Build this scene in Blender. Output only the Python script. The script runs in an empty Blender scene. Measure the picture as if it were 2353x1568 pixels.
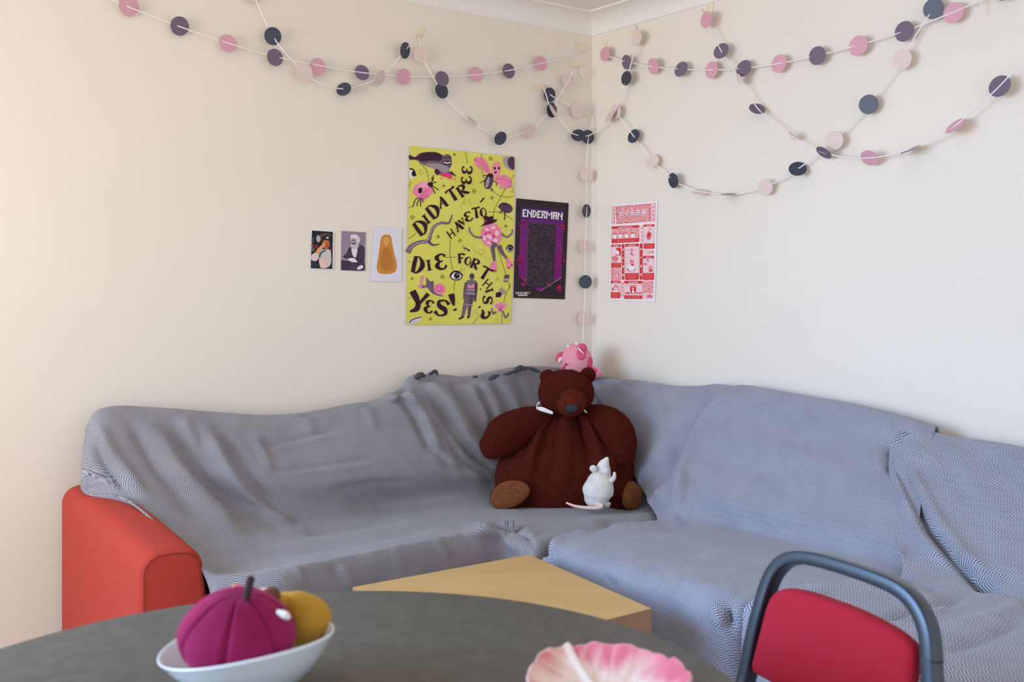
import bpy, bmesh, math, random
from mathutils import Vector, Matrix, noise
random.seed(7)
S = bpy.context.scene
COL = S.collection
# ---------------------------------------------------------------- survey
# Camera stands at the origin, 1.24 m up, looking along +Y.  Positions below were
# measured on the photograph (2353 x 1568) and carry a distance of their own.
H, F, CX, HOR = 1.24, 2200.0, 1176.5, 755.0
def P(px, py, d):
    return Vector(((px-CX)/F*d, d, H-(py-HOR)/F*d))
def atz(px, py, z):
    return P(px, py, F*(H-z)/(py-HOR))
CORNER = Vector((.381, 4.565, 0))
aL, nL = Vector((-.8668, -.4987, 0)), Vector((.4987, -.8668, 0))
aR, nR = Vector((.7048, -.7094, 0)), Vector((-.7094, -.7048, 0))
def dL(px, perp=0):
    return (perp + CORNER.dot(nL)) / ((px-CX)/F*nL.x + nL.y)
def dR(px, perp=0):
    return (perp + CORNER.dot(nR)) / ((px-CX)/F*nR.x + nR.y)
def onL(px, py, perp=0): return P(px, py, dL(px, perp))
def onR(px, py, perp=0): return P(px, py, dR(px, perp))
def to_px(v):
    return ((v.x/v.y*F+CX), HOR-(v.z-H)/v.y*F)

# ---------------------------------------------------------------- materials
def lin(c):
    r = []
    for v in c[:3]:
        v = v/255.0
        r.append(v/12.92 if v <= .04045 else ((v+.055)/1.055)**2.4)
    return (r[0], r[1], r[2], 1)
class NT:
    def __init__(s, name):
        s.m = bpy.data.materials.new(name); s.m.use_nodes = True
        s.t = s.m.node_tree; s.b = s.t.nodes['Principled BSDF']
    def n(s, typ, **kw):
        x = s.t.nodes.new(typ)
        for k, v in kw.items(): setattr(x, k, v)
        return x
    def l(s, a, b): s.t.links.new(a, b)
    def math(s, op, a, b=None, c=None):
        x = s.n('ShaderNodeMath', operation=op)
        for i, v in enumerate((a, b, c)):
            if v is None: continue
            if isinstance(v, (int, float)): x.inputs[i].default_value = v
            else: s.l(v, x.inputs[i])
        return x.outputs[0]
    def ramp(s, fac, stops):
        x = s.n('ShaderNodeValToRGB'); cr = x.color_ramp
        while len(cr.elements) < len(stops): cr.elements.new(.5)
        for e, (p, c) in zip(cr.elements, stops):
            e.position = p; e.color = c
        s.l(fac, x.inputs[0]); return x.outputs[0]
    def noise(s, scale, detail=3, coord='Object', rough=.5, stretch=None):
        tc = s.n('ShaderNodeTexCoord'); nz = s.n('ShaderNodeTexNoise')
        nz.inputs['Scale'].default_value = scale; nz.inputs['Detail'].default_value = detail
        nz.inputs['Roughness'].default_value = rough
        if stretch:
            mp = s.n('ShaderNodeMapping'); mp.inputs['Scale'].default_value = stretch
            s.l(tc.outputs[coord], mp.inputs[0]); s.l(mp.outputs[0], nz.inputs['Vector'])
        else: s.l(tc.outputs[coord], nz.inputs['Vector'])
        return nz.outputs['Fac']
    def bump(s, h, strength=.3, dist=.002):
        x = s.n('ShaderNodeBump'); x.inputs['Strength'].default_value = strength
        x.inputs['Distance'].default_value = dist
        s.l(h, x.inputs['Height']); s.l(x.outputs[0], s.b.inputs['Normal'])
MC = {}
def mat(name, c, rough=.6, var=0, scale=40, bump=0, bscale=200, bdist=.001, sheen=0, metal=0, spec=.5, coat=0, c2=None, stretch=None):
    if name in MC: return MC[name]
    t = NT(name); b = t.b
    b.inputs['Base Color'].default_value = lin(c); b.inputs['Roughness'].default_value = rough
    b.inputs['Metallic'].default_value = metal; b.inputs['Specular IOR Level'].default_value = spec
    if coat: b.inputs['Coat Weight'].default_value = coat; b.inputs['Coat Roughness'].default_value = .08
    if sheen:
        b.inputs['Sheen Weight'].default_value = sheen; b.inputs['Sheen Roughness'].default_value = .45
        k = lin(c); b.inputs['Sheen Tint'].default_value = (min(1, k[0]*1.6+.1), min(1, k[1]*1.6+.08), min(1, k[2]*1.6+.08), 1)
    if c2 or var:
        if not c2: c2 = tuple(max(0, v*(1-var)) for v in c)
        f = t.noise(scale, 4, stretch=stretch)
        t.l(t.ramp(f, [(.35, lin(c2)), (.65, lin(c))]), b.inputs['Base Color'])
    if bump: t.bump(t.noise(bscale, 3), bump, bdist)
    MC[name] = t.m
    return t.m
def ink(c):                                   # flat printed colour on matt paper
    return mat('ink_%02x%02x%02x' % tuple(int(v) for v in c), c, .75, spec=.25)
def herringbone(name, swap, band=.030, stripe=.0085, dark=(92, 96, 112), light=(205, 203, 206)):
    t = NT(name); b = t.b
    uv = t.n('ShaderNodeUVMap'); sep = t.n('ShaderNodeSeparateXYZ'); t.l(uv.outputs[0], sep.inputs[0])
    u, v = (sep.outputs[1], sep.outputs[0]) if swap else (sep.outputs[0], sep.outputs[1])
    fr = t.math('FRACT', t.math('DIVIDE', u, band))
    tri = t.math('ABSOLUTE', t.math('SUBTRACT', fr, .5))
    ph = t.math('ADD', t.math('DIVIDE', v, stripe), t.math('MULTIPLY', tri, band/stripe*1.05))
    jit = t.math('MULTIPLY', t.noise(170, 2, 'UV'), .16)
    w = t.math('ABSOLUTE', t.math('SUBTRACT', t.math('FRACT', t.math('ADD', ph, jit)), .5))
    base = t.ramp(t.math('MULTIPLY', w, 2.0), [(.36, lin(dark)), (.62, lin(light))])
    mx = t.n('ShaderNodeMixRGB', blend_type='MULTIPLY'); mx.inputs[0].default_value = .35
    t.l(base, mx.inputs[1])
    t.l(t.ramp(t.noise(9, 4, 'UV'), [(.3, (.62, .62, .66, 1)), (.7, (1, 1, 1, 1))]), mx.inputs[2])
    t.l(mx.outputs[0], b.inputs['Base Color'])
    b.inputs['Roughness'].default_value = .9; b.inputs['Specular IOR Level'].default_value = .15
    b.inputs['Sheen Weight'].default_value = .15
    t.bump(w, .35, .0012)
    MC[name] = t.m
    return t.m

WALL = mat('cream_wall_paint', (234, 227, 216), .8, var=.015, scale=1.3, bump=.06, bscale=90, bdist=.002, spec=.3)
CEIL = mat('white_ceiling_paint', (232, 226, 221), .85, bump=.05, bscale=60)
TRIM = mat('white_gloss_trim', (234, 231, 227), .5)
FLOOR = mat('beige_carpet', (188, 172, 156), .95, var=.15, scale=60, bump=.4, bscale=400)
REDSOFA = mat('red_sofa_weave', (178, 54, 38), .9, var=.06, scale=300, bump=.25, bscale=900, bdist=.0008, sheen=.04)
REDSEAM = mat('red_sofa_seam', (120, 36, 34), .85, bump=.1)
BEAR = mat('chestnut_plush', (88, 31, 22), .95, c2=(76, 25, 18), scale=70, bump=.9, bscale=420, bdist=.004, sheen=.35, spec=.1)
BEARM = mat('muzzle_plush', (102, 41, 28), .95, c2=(90, 35, 24), scale=55, bump=.8, bscale=420, bdist=.003, sheen=.35, spec=.1)
SOLE = mat('tan_sole_plush', (122, 74, 44), .95, c2=(104, 60, 34), scale=60, bump=.7, bscale=420, bdist=.003, sheen=.4, spec=.1)
NOSE = mat('black_felt', (34, 38, 42), .8, bump=.2, bscale=500)
BEAD = mat('black_bead', (14, 12, 14), .2)
WHITEC = mat('white_cotton', (232, 229, 224), .85, var=.04, scale=40, bump=.2, bscale=300)
RAT = mat('white_rat_plush', (220, 218, 215), .9, var=.04, scale=30, bump=.5, bscale=260, bdist=.003, sheen=.3)
RATTAIL = mat('pale_pink_tail', (228, 200, 190), .8)
RATFOOT = mat('grey_rat_foot', (176, 170, 170), .8)
PINK = mat('pale_pink_plush', (240, 160, 178), .95, var=.05, scale=80, bump=.6, bscale=380, bdist=.003, sheen=.4)
HOTP = mat('hot_pink_plush', (228, 88, 132), .95, var=.06, scale=80, bump=.6, bscale=380, bdist=.003, sheen=.4)
TABLE = mat('dark_grey_laminate', (92, 90, 83), .5, c2=(80, 78, 72), scale=34, bump=.03, bscale=300, spec=.35)
TEDGE = mat('table_edge_band', (120, 112, 100), .5)
STEEL = mat('grey_steel_leg', (120, 120, 122), .35, metal=.8)
BIRCH = mat('birch_veneer', (210, 174, 116), .5, c2=(202, 164, 104), scale=3.0, bump=.02, bscale=80, stretch=(1, 6, 1))
BIRCHE = mat('birch_shaded_side', (168, 128, 98), .6, var=.08, scale=8)  # browner copy of the birch: shade on sides and legs put into colour
CHAIRF = mat('blue_black_chair_metal', (44, 57, 72), .32, metal=.4, spec=.7, bump=.05, bscale=300)  # blue-black metal; its bluish base also stands in for the window's reflection
CHAIRP = mat('crimson_chair_fabric', (172, 10, 44), .9, var=.06, scale=300, bump=.35, bscale=700, bdist=.001, sheen=.05)
BLACKP = mat('black_plastic', (22, 22, 24), .5)
PORC = mat('white_porcelain', (224, 234, 244), .18, coat=.4, spec=.5)  # pale blue tint in the base stands in for sky light
PLUM = mat('magenta_velvet', (140, 28, 80), .85, c2=(124, 22, 68), scale=14, bump=.25, bscale=500, sheen=.8, spec=.15)
STEM = mat('dark_stem_felt', (52, 36, 40), .9)
PEAR = mat('mustard_velvet', (182, 142, 56), .85, c2=(168, 126, 42), scale=12, bump=.25, bscale=500, sheen=.5, spec=.15)
PEACH = mat('pale_peach_velvet', (232, 186, 178), .85, c2=(222, 168, 160), scale=14, sheen=.5)
ORNG = mat('orange_felt', (222, 130, 96), .9)
BROWNF = mat('brown_felt', (104, 62, 44), .9)
TAPE = mat('masking_tape', (232, 220, 196), .7, bump=.15, bscale=120)
STRING = mat('white_paper_twine', (238, 233, 236), .7, bump=.3, bscale=500)
FRINGE = mat('charcoal_fringe_yarn', (66, 66, 74), .95, bump=.5, bscale=500)
D_PINK = mat('pink_card', (217, 164, 179), .75)
D_PURP = mat('plum_grey_card', (112, 99, 118), .7)
D_BLUS = mat('blush_card', (226, 206, 200), .75)
D_NAVY = mat('navy_card', (55, 60, 79), .38)

# ---------------------------------------------------------------- mesh helpers
class MB:
    def __init__(s): s.v = []; s.f = []; s.mi = []; s.mats = []; s.uv = {}
    def m(s, material):
        if material not in s.mats: s.mats.append(material)
        return s.mats.index(material)
    def poly(s, pts, material):
        i = len(s.v); s.v += [Vector(p) for p in pts]
        s.f.append(list(range(i, i+len(pts)))); s.mi.append(s.m(material))
    def faces(s, verts, faces, material):
        i = len(s.v); s.v += [Vector(p) for p in verts]; k = s.m(material)
        for f in faces: s.f.append([i+a for a in f]); s.mi.append(k)
    def ring_loft(s, rings, material, cap=True, closed=True):
        n = len(rings[0]); i = len(s.v); k = s.m(material)
        for r in rings: s.v += [Vector(p) for p in r]
        for a in range(len(rings)-1):
            for b in range(n if closed else n-1):
                c = (b+1) % n
                s.f.append([i+a*n+b, i+a*n+c, i+(a+1)*n+c, i+(a+1)*n+b]); s.mi.append(k)
        if cap:
            s.f.append([i+b for b in range(n)][::-1]); s.mi.append(k)
            j = i+(len(rings)-1)*n
            s.f.append([j+b for b in range(n)]); s.mi.append(k)
    def prism(s, plan, z0, z1, material):
        n = len(plan)
        lo = [Vector((p[0], p[1], z0[i] if isinstance(z0, (list, tuple)) else z0)) for i, p in enumerate(plan)]
        hi = [Vector((p[0], p[1], z1[i] if isinstance(z1, (list, tuple)) else z1)) for i, p in enumerate(plan)]
        s.ring_loft([lo, hi], material)
    def ellipsoid(s, c, r, material, axes=None, nu=32, nv=20, fn=None):
        c = Vector(c); ax = axes or (Vector((1, 0, 0)), Vector((0, 1, 0)), Vector((0, 0, 1)))
        rings = []
        for j in range(nv+1):
            ph = -math.pi/2 + math.pi*(j*.998+.001*nv)/nv
            rg = []
            for i in range(nu):
                th = 2*math.pi*i/nu
                d = Vector((math.cos(ph)*math.cos(th), math.cos(ph)*math.sin(th), math.sin(ph)))
                k = fn(d) if fn else 1
                rg.append(c + (ax[0]*d.x*r[0] + ax[1]*d.y*r[1] + ax[2]*d.z*r[2])*k)
            rings.append(rg)
        s.ring_loft(rings, material)
    def sweep(s, pts, radii, material, seg=16, sub=6, flat=1.0, up=None, roundcap=True):
        P_, R_ = cr_list([Vector(p) for p in pts], sub), cr_list([Vector((r, 0, 0)) for r in radii], sub)
        R_ = [v.x for v in R_]
        rings = []; N = len(P_); prev = None
        def ring(p, t, r, n1):
            b = t.cross(n1).normalized()
            return [p + n1*math.cos(2*math.pi*k/seg)*r + b*math.sin(2*math.pi*k/seg)*r*flat for k in range(seg)]
        for i in range(N):
            t = (P_[min(i+1, N-1)] - P_[max(i-1, 0)]).normalized()
            if prev is None:
                a = Vector(up) if up else (Vector((0, 0, 1)) if abs(t.z) < .9 else Vector((1, 0, 0)))
            else: a = prev
            n1 = (a - t*a.dot(t)).normalized(); prev = n1
            if roundcap and i == 0:
                for q in (.05, .35, .65, .88): rings.append(ring(P_[0]-t*R_[0]*math.sqrt(1-q*q)*.9, t, R_[0]*q, n1))
            rings.append(ring(P_[i], t, R_[i], n1))
            if roundcap and i == N-1:
                for q in (.88, .65, .35, .05): rings.append(ring(P_[-1]+t*R_[-1]*math.sqrt(1-q*q)*.9, t, R_[-1]*q, n1))
        s.ring_loft(rings, material)
    def jitter(s, amp, scale, seed=0):
        off = Vector((seed*3.1, seed*1.7, seed*.9))
        for i, p in enumerate(s.v):
            s.v[i] = p + noise.noise_vector(p*scale+off)*amp
    def build(s, name, parent=None, smooth=True, bevel=0, bseg=4, subsurf=0, solid=0, angle=None):
        me = bpy.data.meshes.new(name)
        o = Vector((0, 0, 0))
        if parent is not None:
            q = parent
            while q is not None: o += q.location; q = q.parent
        me.from_pydata([tuple(p-o) for p in s.v], [], s.f)
        for mm in s.mats: me.materials.append(mm)
        for p, k in zip(me.polygons, s.mi): p.material_index = k; p.use_smooth = smooth
        if s.uv:
            uvl = me.uv_layers.new(name='UVMap')
            for lp in me.loops: uvl.data[lp.index].uv = s.uv[lp.vertex_index]
        bm = bmesh.new(); bm.from_mesh(me)
        if not s.uv: bmesh.ops.recalc_face_normals(bm, faces=bm.faces)
        bm.to_mesh(me); bm.free()
        ob = bpy.data.objects.new(name, me); COL.objects.link(ob)
        if parent is not None: ob.parent = parent
        if bevel:
            md = ob.modifiers.new('bevel', 'BEVEL'); md.width = bevel; md.segments = bseg
            md.limit_method = 'ANGLE'; md.angle_limit = math.radians(angle or 40); md.harden_normals = False
        if subsurf:
            md = ob.modifiers.new('sub', 'SUBSURF'); md.levels = subsurf; md.render_levels = subsurf
        if solid:
            md = ob.modifiers.new('solid', 'SOLIDIFY'); md.thickness = solid; md.offset = 0
        return ob
def cr(a, b, c, d, t):
    t2, t3 = t*t, t*t*t
    return (b*2 + (c-a)*t + (a*2-b*5+c*4-d)*t2 + (b*3-a-c*3+d)*t3)*.5
def cr_list(pts, sub):
    n = len(pts); out = []
    if n < 3 and sub > 1:
        pass
    for i in range(n-1):
        a = pts[max(i-1, 0)]; d = pts[min(i+2, n-1)]
        if i == 0: a = pts[0]*2-pts[1]
        if i == n-2: d = pts[-1]*2-pts[-2]
        for k in range(sub): out.append(cr(a, pts[i], pts[i+1], d, k/sub))
    out.append(pts[-1]); return out
def thing(name, label, cat, loc, group=None):
    o = bpy.data.objects.new(name, None); COL.objects.link(o); o.location = loc
    o.empty_display_size = .05
    return tag(o, label, cat, group)
def tag(o, label=None, cat=None, group=None):
    if label: o['label'] = label
    if cat: o['category'] = cat
    if group: o['group'] = group
    return o
def lab(o, text): o['label'] = text; return o
def structure(o): o['kind'] = 'structure'; return o
def mitre(p):                                   # point at perpendicular distance p from both walls
    det = nL.x*nR.y-nL.y*nR.x
    bl, br = p+CORNER.dot(nL), p+CORNER.dot(nR)
    return Vector(((bl*nR.y-nL.y*br)/det, (nL.x*br-bl*nR.x)/det, 0))

# ---------------------------------------------------------------- the room
ZC = 2.715
LEN = 4.6
eL, eR = CORNER+aL*LEN, CORNER+aR*LEN
def wall_box(name, a, b, n, z0, z1, m, th=.12):
    w = MB(); w.prism([a, b, b-n*th, a-n*th], z0, z1, m)
    return structure(w.build(name, smooth=False))
back = mitre(-.12)
w = MB(); w.prism([CORNER, eL, eL-nL*.12, back], 0, ZC, WALL); structure(w.build('wall_left', smooth=False))
w = MB(); w.prism([CORNER, eR, eR-nR*.12, back], 0, ZC, WALL); structure(w.build('wall_right', smooth=False))
room = [back, eL-nL*.12, eL+nL*4.4, Vector((1.2, -2.6, 0)), eR+nR*3.4, eR-nR*.12]
w = MB(); w.prism(room, -.08, 0, FLOOR); structure(w.build('floor', smooth=False))
w = MB(); w.prism(room, ZC, ZC+.1, CEIL); structure(w.build('ceiling', smooth=False))
def run_profile(name, prof, m, side, kind='structure'):
    e, n = (eL, nL) if side == 'L' else (eR, nR)
    r0, r1 = [], []
    for p, z in prof:
        q = mitre(p); r0.append(Vector((q.x, q.y, z)))
        k = e+n*p; r1.append(Vector((k.x, k.y, z)))
    w = MB(); w.ring_loft([r0, r1], m)
    return structure(w.build(name, smooth=False))
cove = [(0, 2.632), (.004, 2.632)] + [(.006+.09*(1-math.cos(t)), 2.634+.072*math.sin(t)) for t in [math.pi/2*k/8 for k in range(9)]]
cove += [(.104, 2.706), (.104, ZC), (0, ZC)]
run_profile('trim_1', cove, TRIM, 'L'); run_profile('trim_2', cove, TRIM, 'R')
skirt = [(0, 0), (.018, 0), (.018, .085), (.008, .1), (0, .1)]
run_profile('baseboard_left', skirt, TRIM, 'L'); run_profile('baseboard_right', skirt, TRIM, 'R')

# ---------------------------------------------------------------- corner sofa (red) under the throws
sofa = thing('corner_sofa', 'red fabric corner sofa covered by grey herringbone throws', 'sofa', (-.2, 3.3, 0))
ARM_FO, ARM_FI = P(322, 0, 2.72), P(470, 0, 2.80)
ARM_BO = P(139, 0, 3.36)
ARM_BI = ARM_BO + (ARM_FI-ARM_FO)*1.0
arm = MB()
plan = [ARM_BO, ARM_FO, ARM_FI, ARM_BI]
tops = [.690, .598, .592, .688]
N = 8
rings = []
for k in range(N+1):                             # slightly crowned arm lofted from the wall end to the front
    t = k/N
    o_, i_ = ARM_BO.lerp(ARM_FO, t), ARM_BI.lerp(ARM_FI, t)
    zt = tops[0]+(tops[1]-tops[0])*t + .012*math.sin(math.pi*t)
    w_ = i_-o_; ln = w_.length; wd = w_/ln
    rr = .062
    prof = [(0, .07), (0, .3), (0, zt-rr-.05)]
    prof += [(rr-rr*math.cos(q), zt-rr+rr*math.sin(q)) for q in [math.pi/2*k_/10 for k_ in range(11)]]
    prof += [(ln*.5, zt+.003)]
    r2 = .05
    prof += [(ln-r2+r2*math.sin(q), zt-r2+r2*math.cos(q)-.004*q) for q in [math.pi/2*k_/8 for k_ in range(9)]]
    prof += [(ln+.012, zt-.16), (ln+.03, .07)]
    rings.append([Vector((o_.x+wd.x*a, o_.y+wd.y*a, z)) for a, z in prof])
arm.ring_loft(rings, REDSOFA)
armo = arm.build('armrest', sofa, bevel=.02, bseg=4, angle=60)
sm = MB()
fr = [p for p in rings[-1]]
dirf = (ARM_FO-ARM_BO).normalized(); dirf.z = 0
cen = sum((p for p in fr), Vector())/len(fr)
pp = [cen+(p-cen)*.88+dirf*.001 for p in fr]
sm.sweep(pp[1:-1], [.0012]*len(pp[1:-1]), REDSEAM, seg=8, sub=6)
lab(sm.build('seam', armo), 'dark stitched seam outlining the front of the red armrest')
# footprint of the seat and the two backs, all covered
f1, f2, f3, f4 = atz(520, 1320, .5), atz(1240, 1262, .5), atz(1700, 1395, .5), atz(1980, 1480, .5)
f5 = f4+(f4-f3)*.9
def sh(p, dx, dy): return Vector((p.x+dx, p.y+dy, 0))
seat_plan = [sh(f1, -.02, .09), sh(f2, -.0, .10), sh(f3, .06, .07), sh(f5, .06, .06), CORNER+aR*2.35+nR*.10, mitre(.10), CORNER+aL*2.16+nL*.10]
b = MB(); b.prism(seat_plan, .07, .40, REDSOFA); b.build('base', sofa, bevel=.03)
def strip(side, t0, t1, p0, p1, za, zb, name):
    a, n = (aL, nL) if side == 'L' else (aR, nR)
    q = [CORNER+a*t0+n*p0, CORNER+a*t1+n*p0, CORNER+a*t1+n*p1, CORNER+a*t0+n*p1]
    b = MB(); b.prism(q, .07, [za, zb, zb, za], REDSOFA); return b.build(name, sofa, bevel=.03)
strip('L', .30, 2.16, .03, .085, .80, .80, 'backrest')
strip('R', .30, 2.35, .03, .085, .80, .72, 'backrest')
for px, py in ((560, 1330), (1230, 1275), (1650, 1400)):
    q = atz(px, py, .5); b = MB(); b.prism([(q.x-.03, q.y+.16), (q.x+.03, q.y+.16), (q.x+.03, q.y+.22), (q.x-.03, q.y+.22)], 0, .07, BLACKP)
    b.build('foot', sofa)

# ---------------------------------------------------------------- throws
def W(spec, side):
    px, py, k, v = spec
    if k == 'p': return P(px, py, dL(px, v) if side == 'L' else dR(px, v))
    if k == 'z': return atz(px, py, v)
    return P(px, py, v)
def seg_dist(p, a, b):
    ax, ay = a; bx, by = b; dx, dy = bx-ax, by-ay
    t = max(0, min(1, ((p[0]-ax)*dx+(p[1]-ay)*dy)/(dx*dx+dy*dy+1e-9)))
    x, y = ax+dx*t-p[0], ay+dy*t-p[1]
    return math.hypot(x, y), t
def fold_depth(p, folds):
    h = 0
    for pts, w, amp in folds:
        n = len(pts)-1; best = 1e9; bt = 0
        xs = [q[0] for q in pts]; ys = [q[1] for q in pts]
        if p[0] < min(xs)-3*w or p[0] > max(xs)+3*w or p[1] < min(ys)-3*w or p[1] > max(ys)+3*w: continue
        for i in range(n):
            d, t = seg_dist(p, pts[i], pts[i+1])
            if d < best: best = d; bt = (i+t)/n
        e = min(1, bt/.18, (1-bt)/.18); e = max(0, e); e = e*e*(3-2*e)
        h += amp*math.exp(-(best/w)**2)*(.25+.75*e)
    return h
def throw(name, label, side, cols, material, folds, sub_c=16, sub_r=16, drop=((.03, .3), (.045, .10)), wob=.004, seed=1):
    grid = []
    for c in cols:
        pts = [W(s_, side) for s_ in c]
        n_ = nL if side == 'L' else nR
        top = pts[0]
        behind = [Vector((top.x-n_.x*.045, top.y-n_.y*.045, top.z-.22)), Vector((top.x-n_.x*.04, top.y-n_.y*.04, top.z-.045))]
        o = (pts[-1]-pts[-2]); o.z = 0
        if o.length > 1e-6: o.normalize()
        fall = [pts[-1]+o*a+Vector((0, 0, z-pts[-1].z)) for a, z in drop]
        grid.append(behind+pts+fall)
    rows = len(grid[0])
    dense = [cr_list(c, sub_r) for c in grid]
    nr = len(dense[0])
    full = [cr_list([dense[c][r] for c in range(len(cols))], sub_c) for r in range(nr)]   # full[r][c]
    nc = len(full[0]); cam = Vector((0, 0, H))
    us = [[0]*nc for _ in range(nr)]; vs = [[0]*nc for _ in range(nr)]
    for r in range(nr):
        for c in range(1, nc): us[r][c] = us[r][c-1]+(full[r][c]-full[r][c-1]).length
    mid = [us[r][nc//2] for r in range(nr)]
    for c in range(nc):
        for r in range(1, nr): vs[r][c] = vs[r-1][c]+(full[r][c]-full[r-1][c]).length
    ua = [sum(us[r][c] for r in range(nr))/nr for c in range(nc)]
    va = [sum(vs[r][c] for c in range(nc))/nc for r in range(nr)]
    mb = MB(); out = []
    for r in range(nr):
        for c in range(nc):
            p = full[r][c]
            du = full[r][min(c+1, nc-1)]-full[r][max(c-1, 0)]; dv = full[min(r+1, nr-1)][c]-full[max(r-1, 0)][c]
            n_ = du.cross(dv)
            if n_.length > 1e-9: n_.normalize()
            if n_.dot(cam-p) < 0 and r > sub_r*2.2: n_ = -n_
            h = fold_depth(to_px(p), folds)*1.5
            q = Vector((ua[c]*3.2+seed, va[r]*1.6, seed*.37))
            h += wob*noise.noise(q*1.5)+wob*.5*noise.noise(q*4.5)
            edge = min(1, c/6, (nc-1-c)/6) if False else 1
            out.append(p+n_*h*edge)
            mb.uv[len(out)-1] = (us[r][c]-us[r][nc//2]+3, vs[r][c]-(vs[nr//2][c]-va[nr//2])*.9+3)
    fs = [[r*nc+c, r*nc+c+1, (r+1)*nc+c+1, (r+1)*nc+c] for r in range(nr-1) for c in range(nc-1)]
    mb.faces(out, fs, material)
    ob = mb.build(name, solid=.006)
    tag(ob, label, 'throw blanket')
    return ob
HB_V = herringbone('grey_herringbone_vertical', False, band=.025, stripe=.0062, dark=(102, 103, 113), light=(178, 175, 178))
HB_H = herringbone('grey_herringbone_lengthwise', True, band=.028, stripe=.0068, dark=(90, 95, 115), light=(188, 190, 202))  # bluer than the left throw: blue window light put into the yarn colours
HB_D = herringbone('grey_herringbone_wide', True, band=.036, stripe=.0088, dark=(90, 95, 115), light=(188, 190, 202))  # same yarn colours, with the bluish window light painted in
LZ = .5
colsL = [
 [(198,985,'d',3.38),(191,1050,'d',3.32),(189,1098,'d',3.28),(196,1134,'d',3.24),(292,1150,'d',3.13),(425,1270,'d',2.84),(480,1348,'d',2.80)],
 [(232,941,'p',.13),(246,1000,'p',.20),(290,1080,'p',.26),(372,1180,'d',3.16),(440,1245,'d',3.06),(505,1318,'z',.51),(520,1345,'z',.49)],
 [(330,938,'p',.13),(375,1010,'p',.19),(450,1090,'p',.24),(545,1180,'d',3.42),(610,1250,'z',.52),(640,1300,'z',.51),(640,1328,'z',.50)],
 [(480,950,'p',.13),(515,1020,'p',.19),(575,1100,'p',.25),(680,1203,'d',3.54),(740,1250,'z',.505),(750,1285,'z',.51),(735,1308,'z',.50)],
 [(640,957,'p',.13),(665,1030,'p',.18),(708,1110,'p',.24),(790,1190,'d',3.68),(845,1232,'z',.505),(870,1262,'z',.51),(865,1282,'z',.50)],
 [(790,935,'p',.13),(800,1010,'p',.18),(832,1095,'p',.23),(892,1172,'d',3.84),(945,1212,'z',.51),(985,1240,'z',.51),(985,1258,'z',.50)],
 [(893,914,'p',.13),(915,1000,'p',.18),(955,1085,'p',.22),(1018,1155,'d',3.96),(1065,1195,'z',.51),(1095,1222,'z',.51),(1090,1238,'z',.50)],
 [(962,866,'p',.12),(998,975,'p',.16),(1045,1070,'p',.19),(1092,1142,'d',4.04),(1135,1185,'z',.51),(1160,1212,'z',.51),(1160,1228,'z',.50)],
 [(1070,870,'p',.11),(1098,970,'p',.14),(1130,1065,'p',.16),(1165,1140,'d',4.12),(1195,1182,'z',.51),(1212,1212,'z',.51),(1205,1238,'z',.50)],
 [(1195,849,'p',.11),(1205,950,'p',.13),(1225,1050,'p',.14),(1245,1136,'d',4.20),(1265,1178,'z',.505),(1262,1222,'z',.50),(1228,1258,'z',.49)],
 [(1300,853,'d',4.36),(1315,950,'d',4.33),(1335,1045,'d',4.30),(1350,1136,'d',4.24),(1370,1178,'z',.505),(1360,1216,'z',.49),(1290,1262,'z',.47)],
 [(1400,872,'d',4.36),(1418,960,'d',4.27),(1440,1055,'d',4.19),(1465,1142,'d',4.02),(1480,1180,'z',.495),(1470,1208,'z',.485),(1380,1268,'z',.45)],
 [(1480,884,'d',4.22),(1510,970,'d',4.12),(1540,1060,'d',4.00),(1560,1140,'d',3.86),(1575,1190,'z',.485),(1575,1214,'z',.475),(1480,1290,'z',.44)],
]
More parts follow.
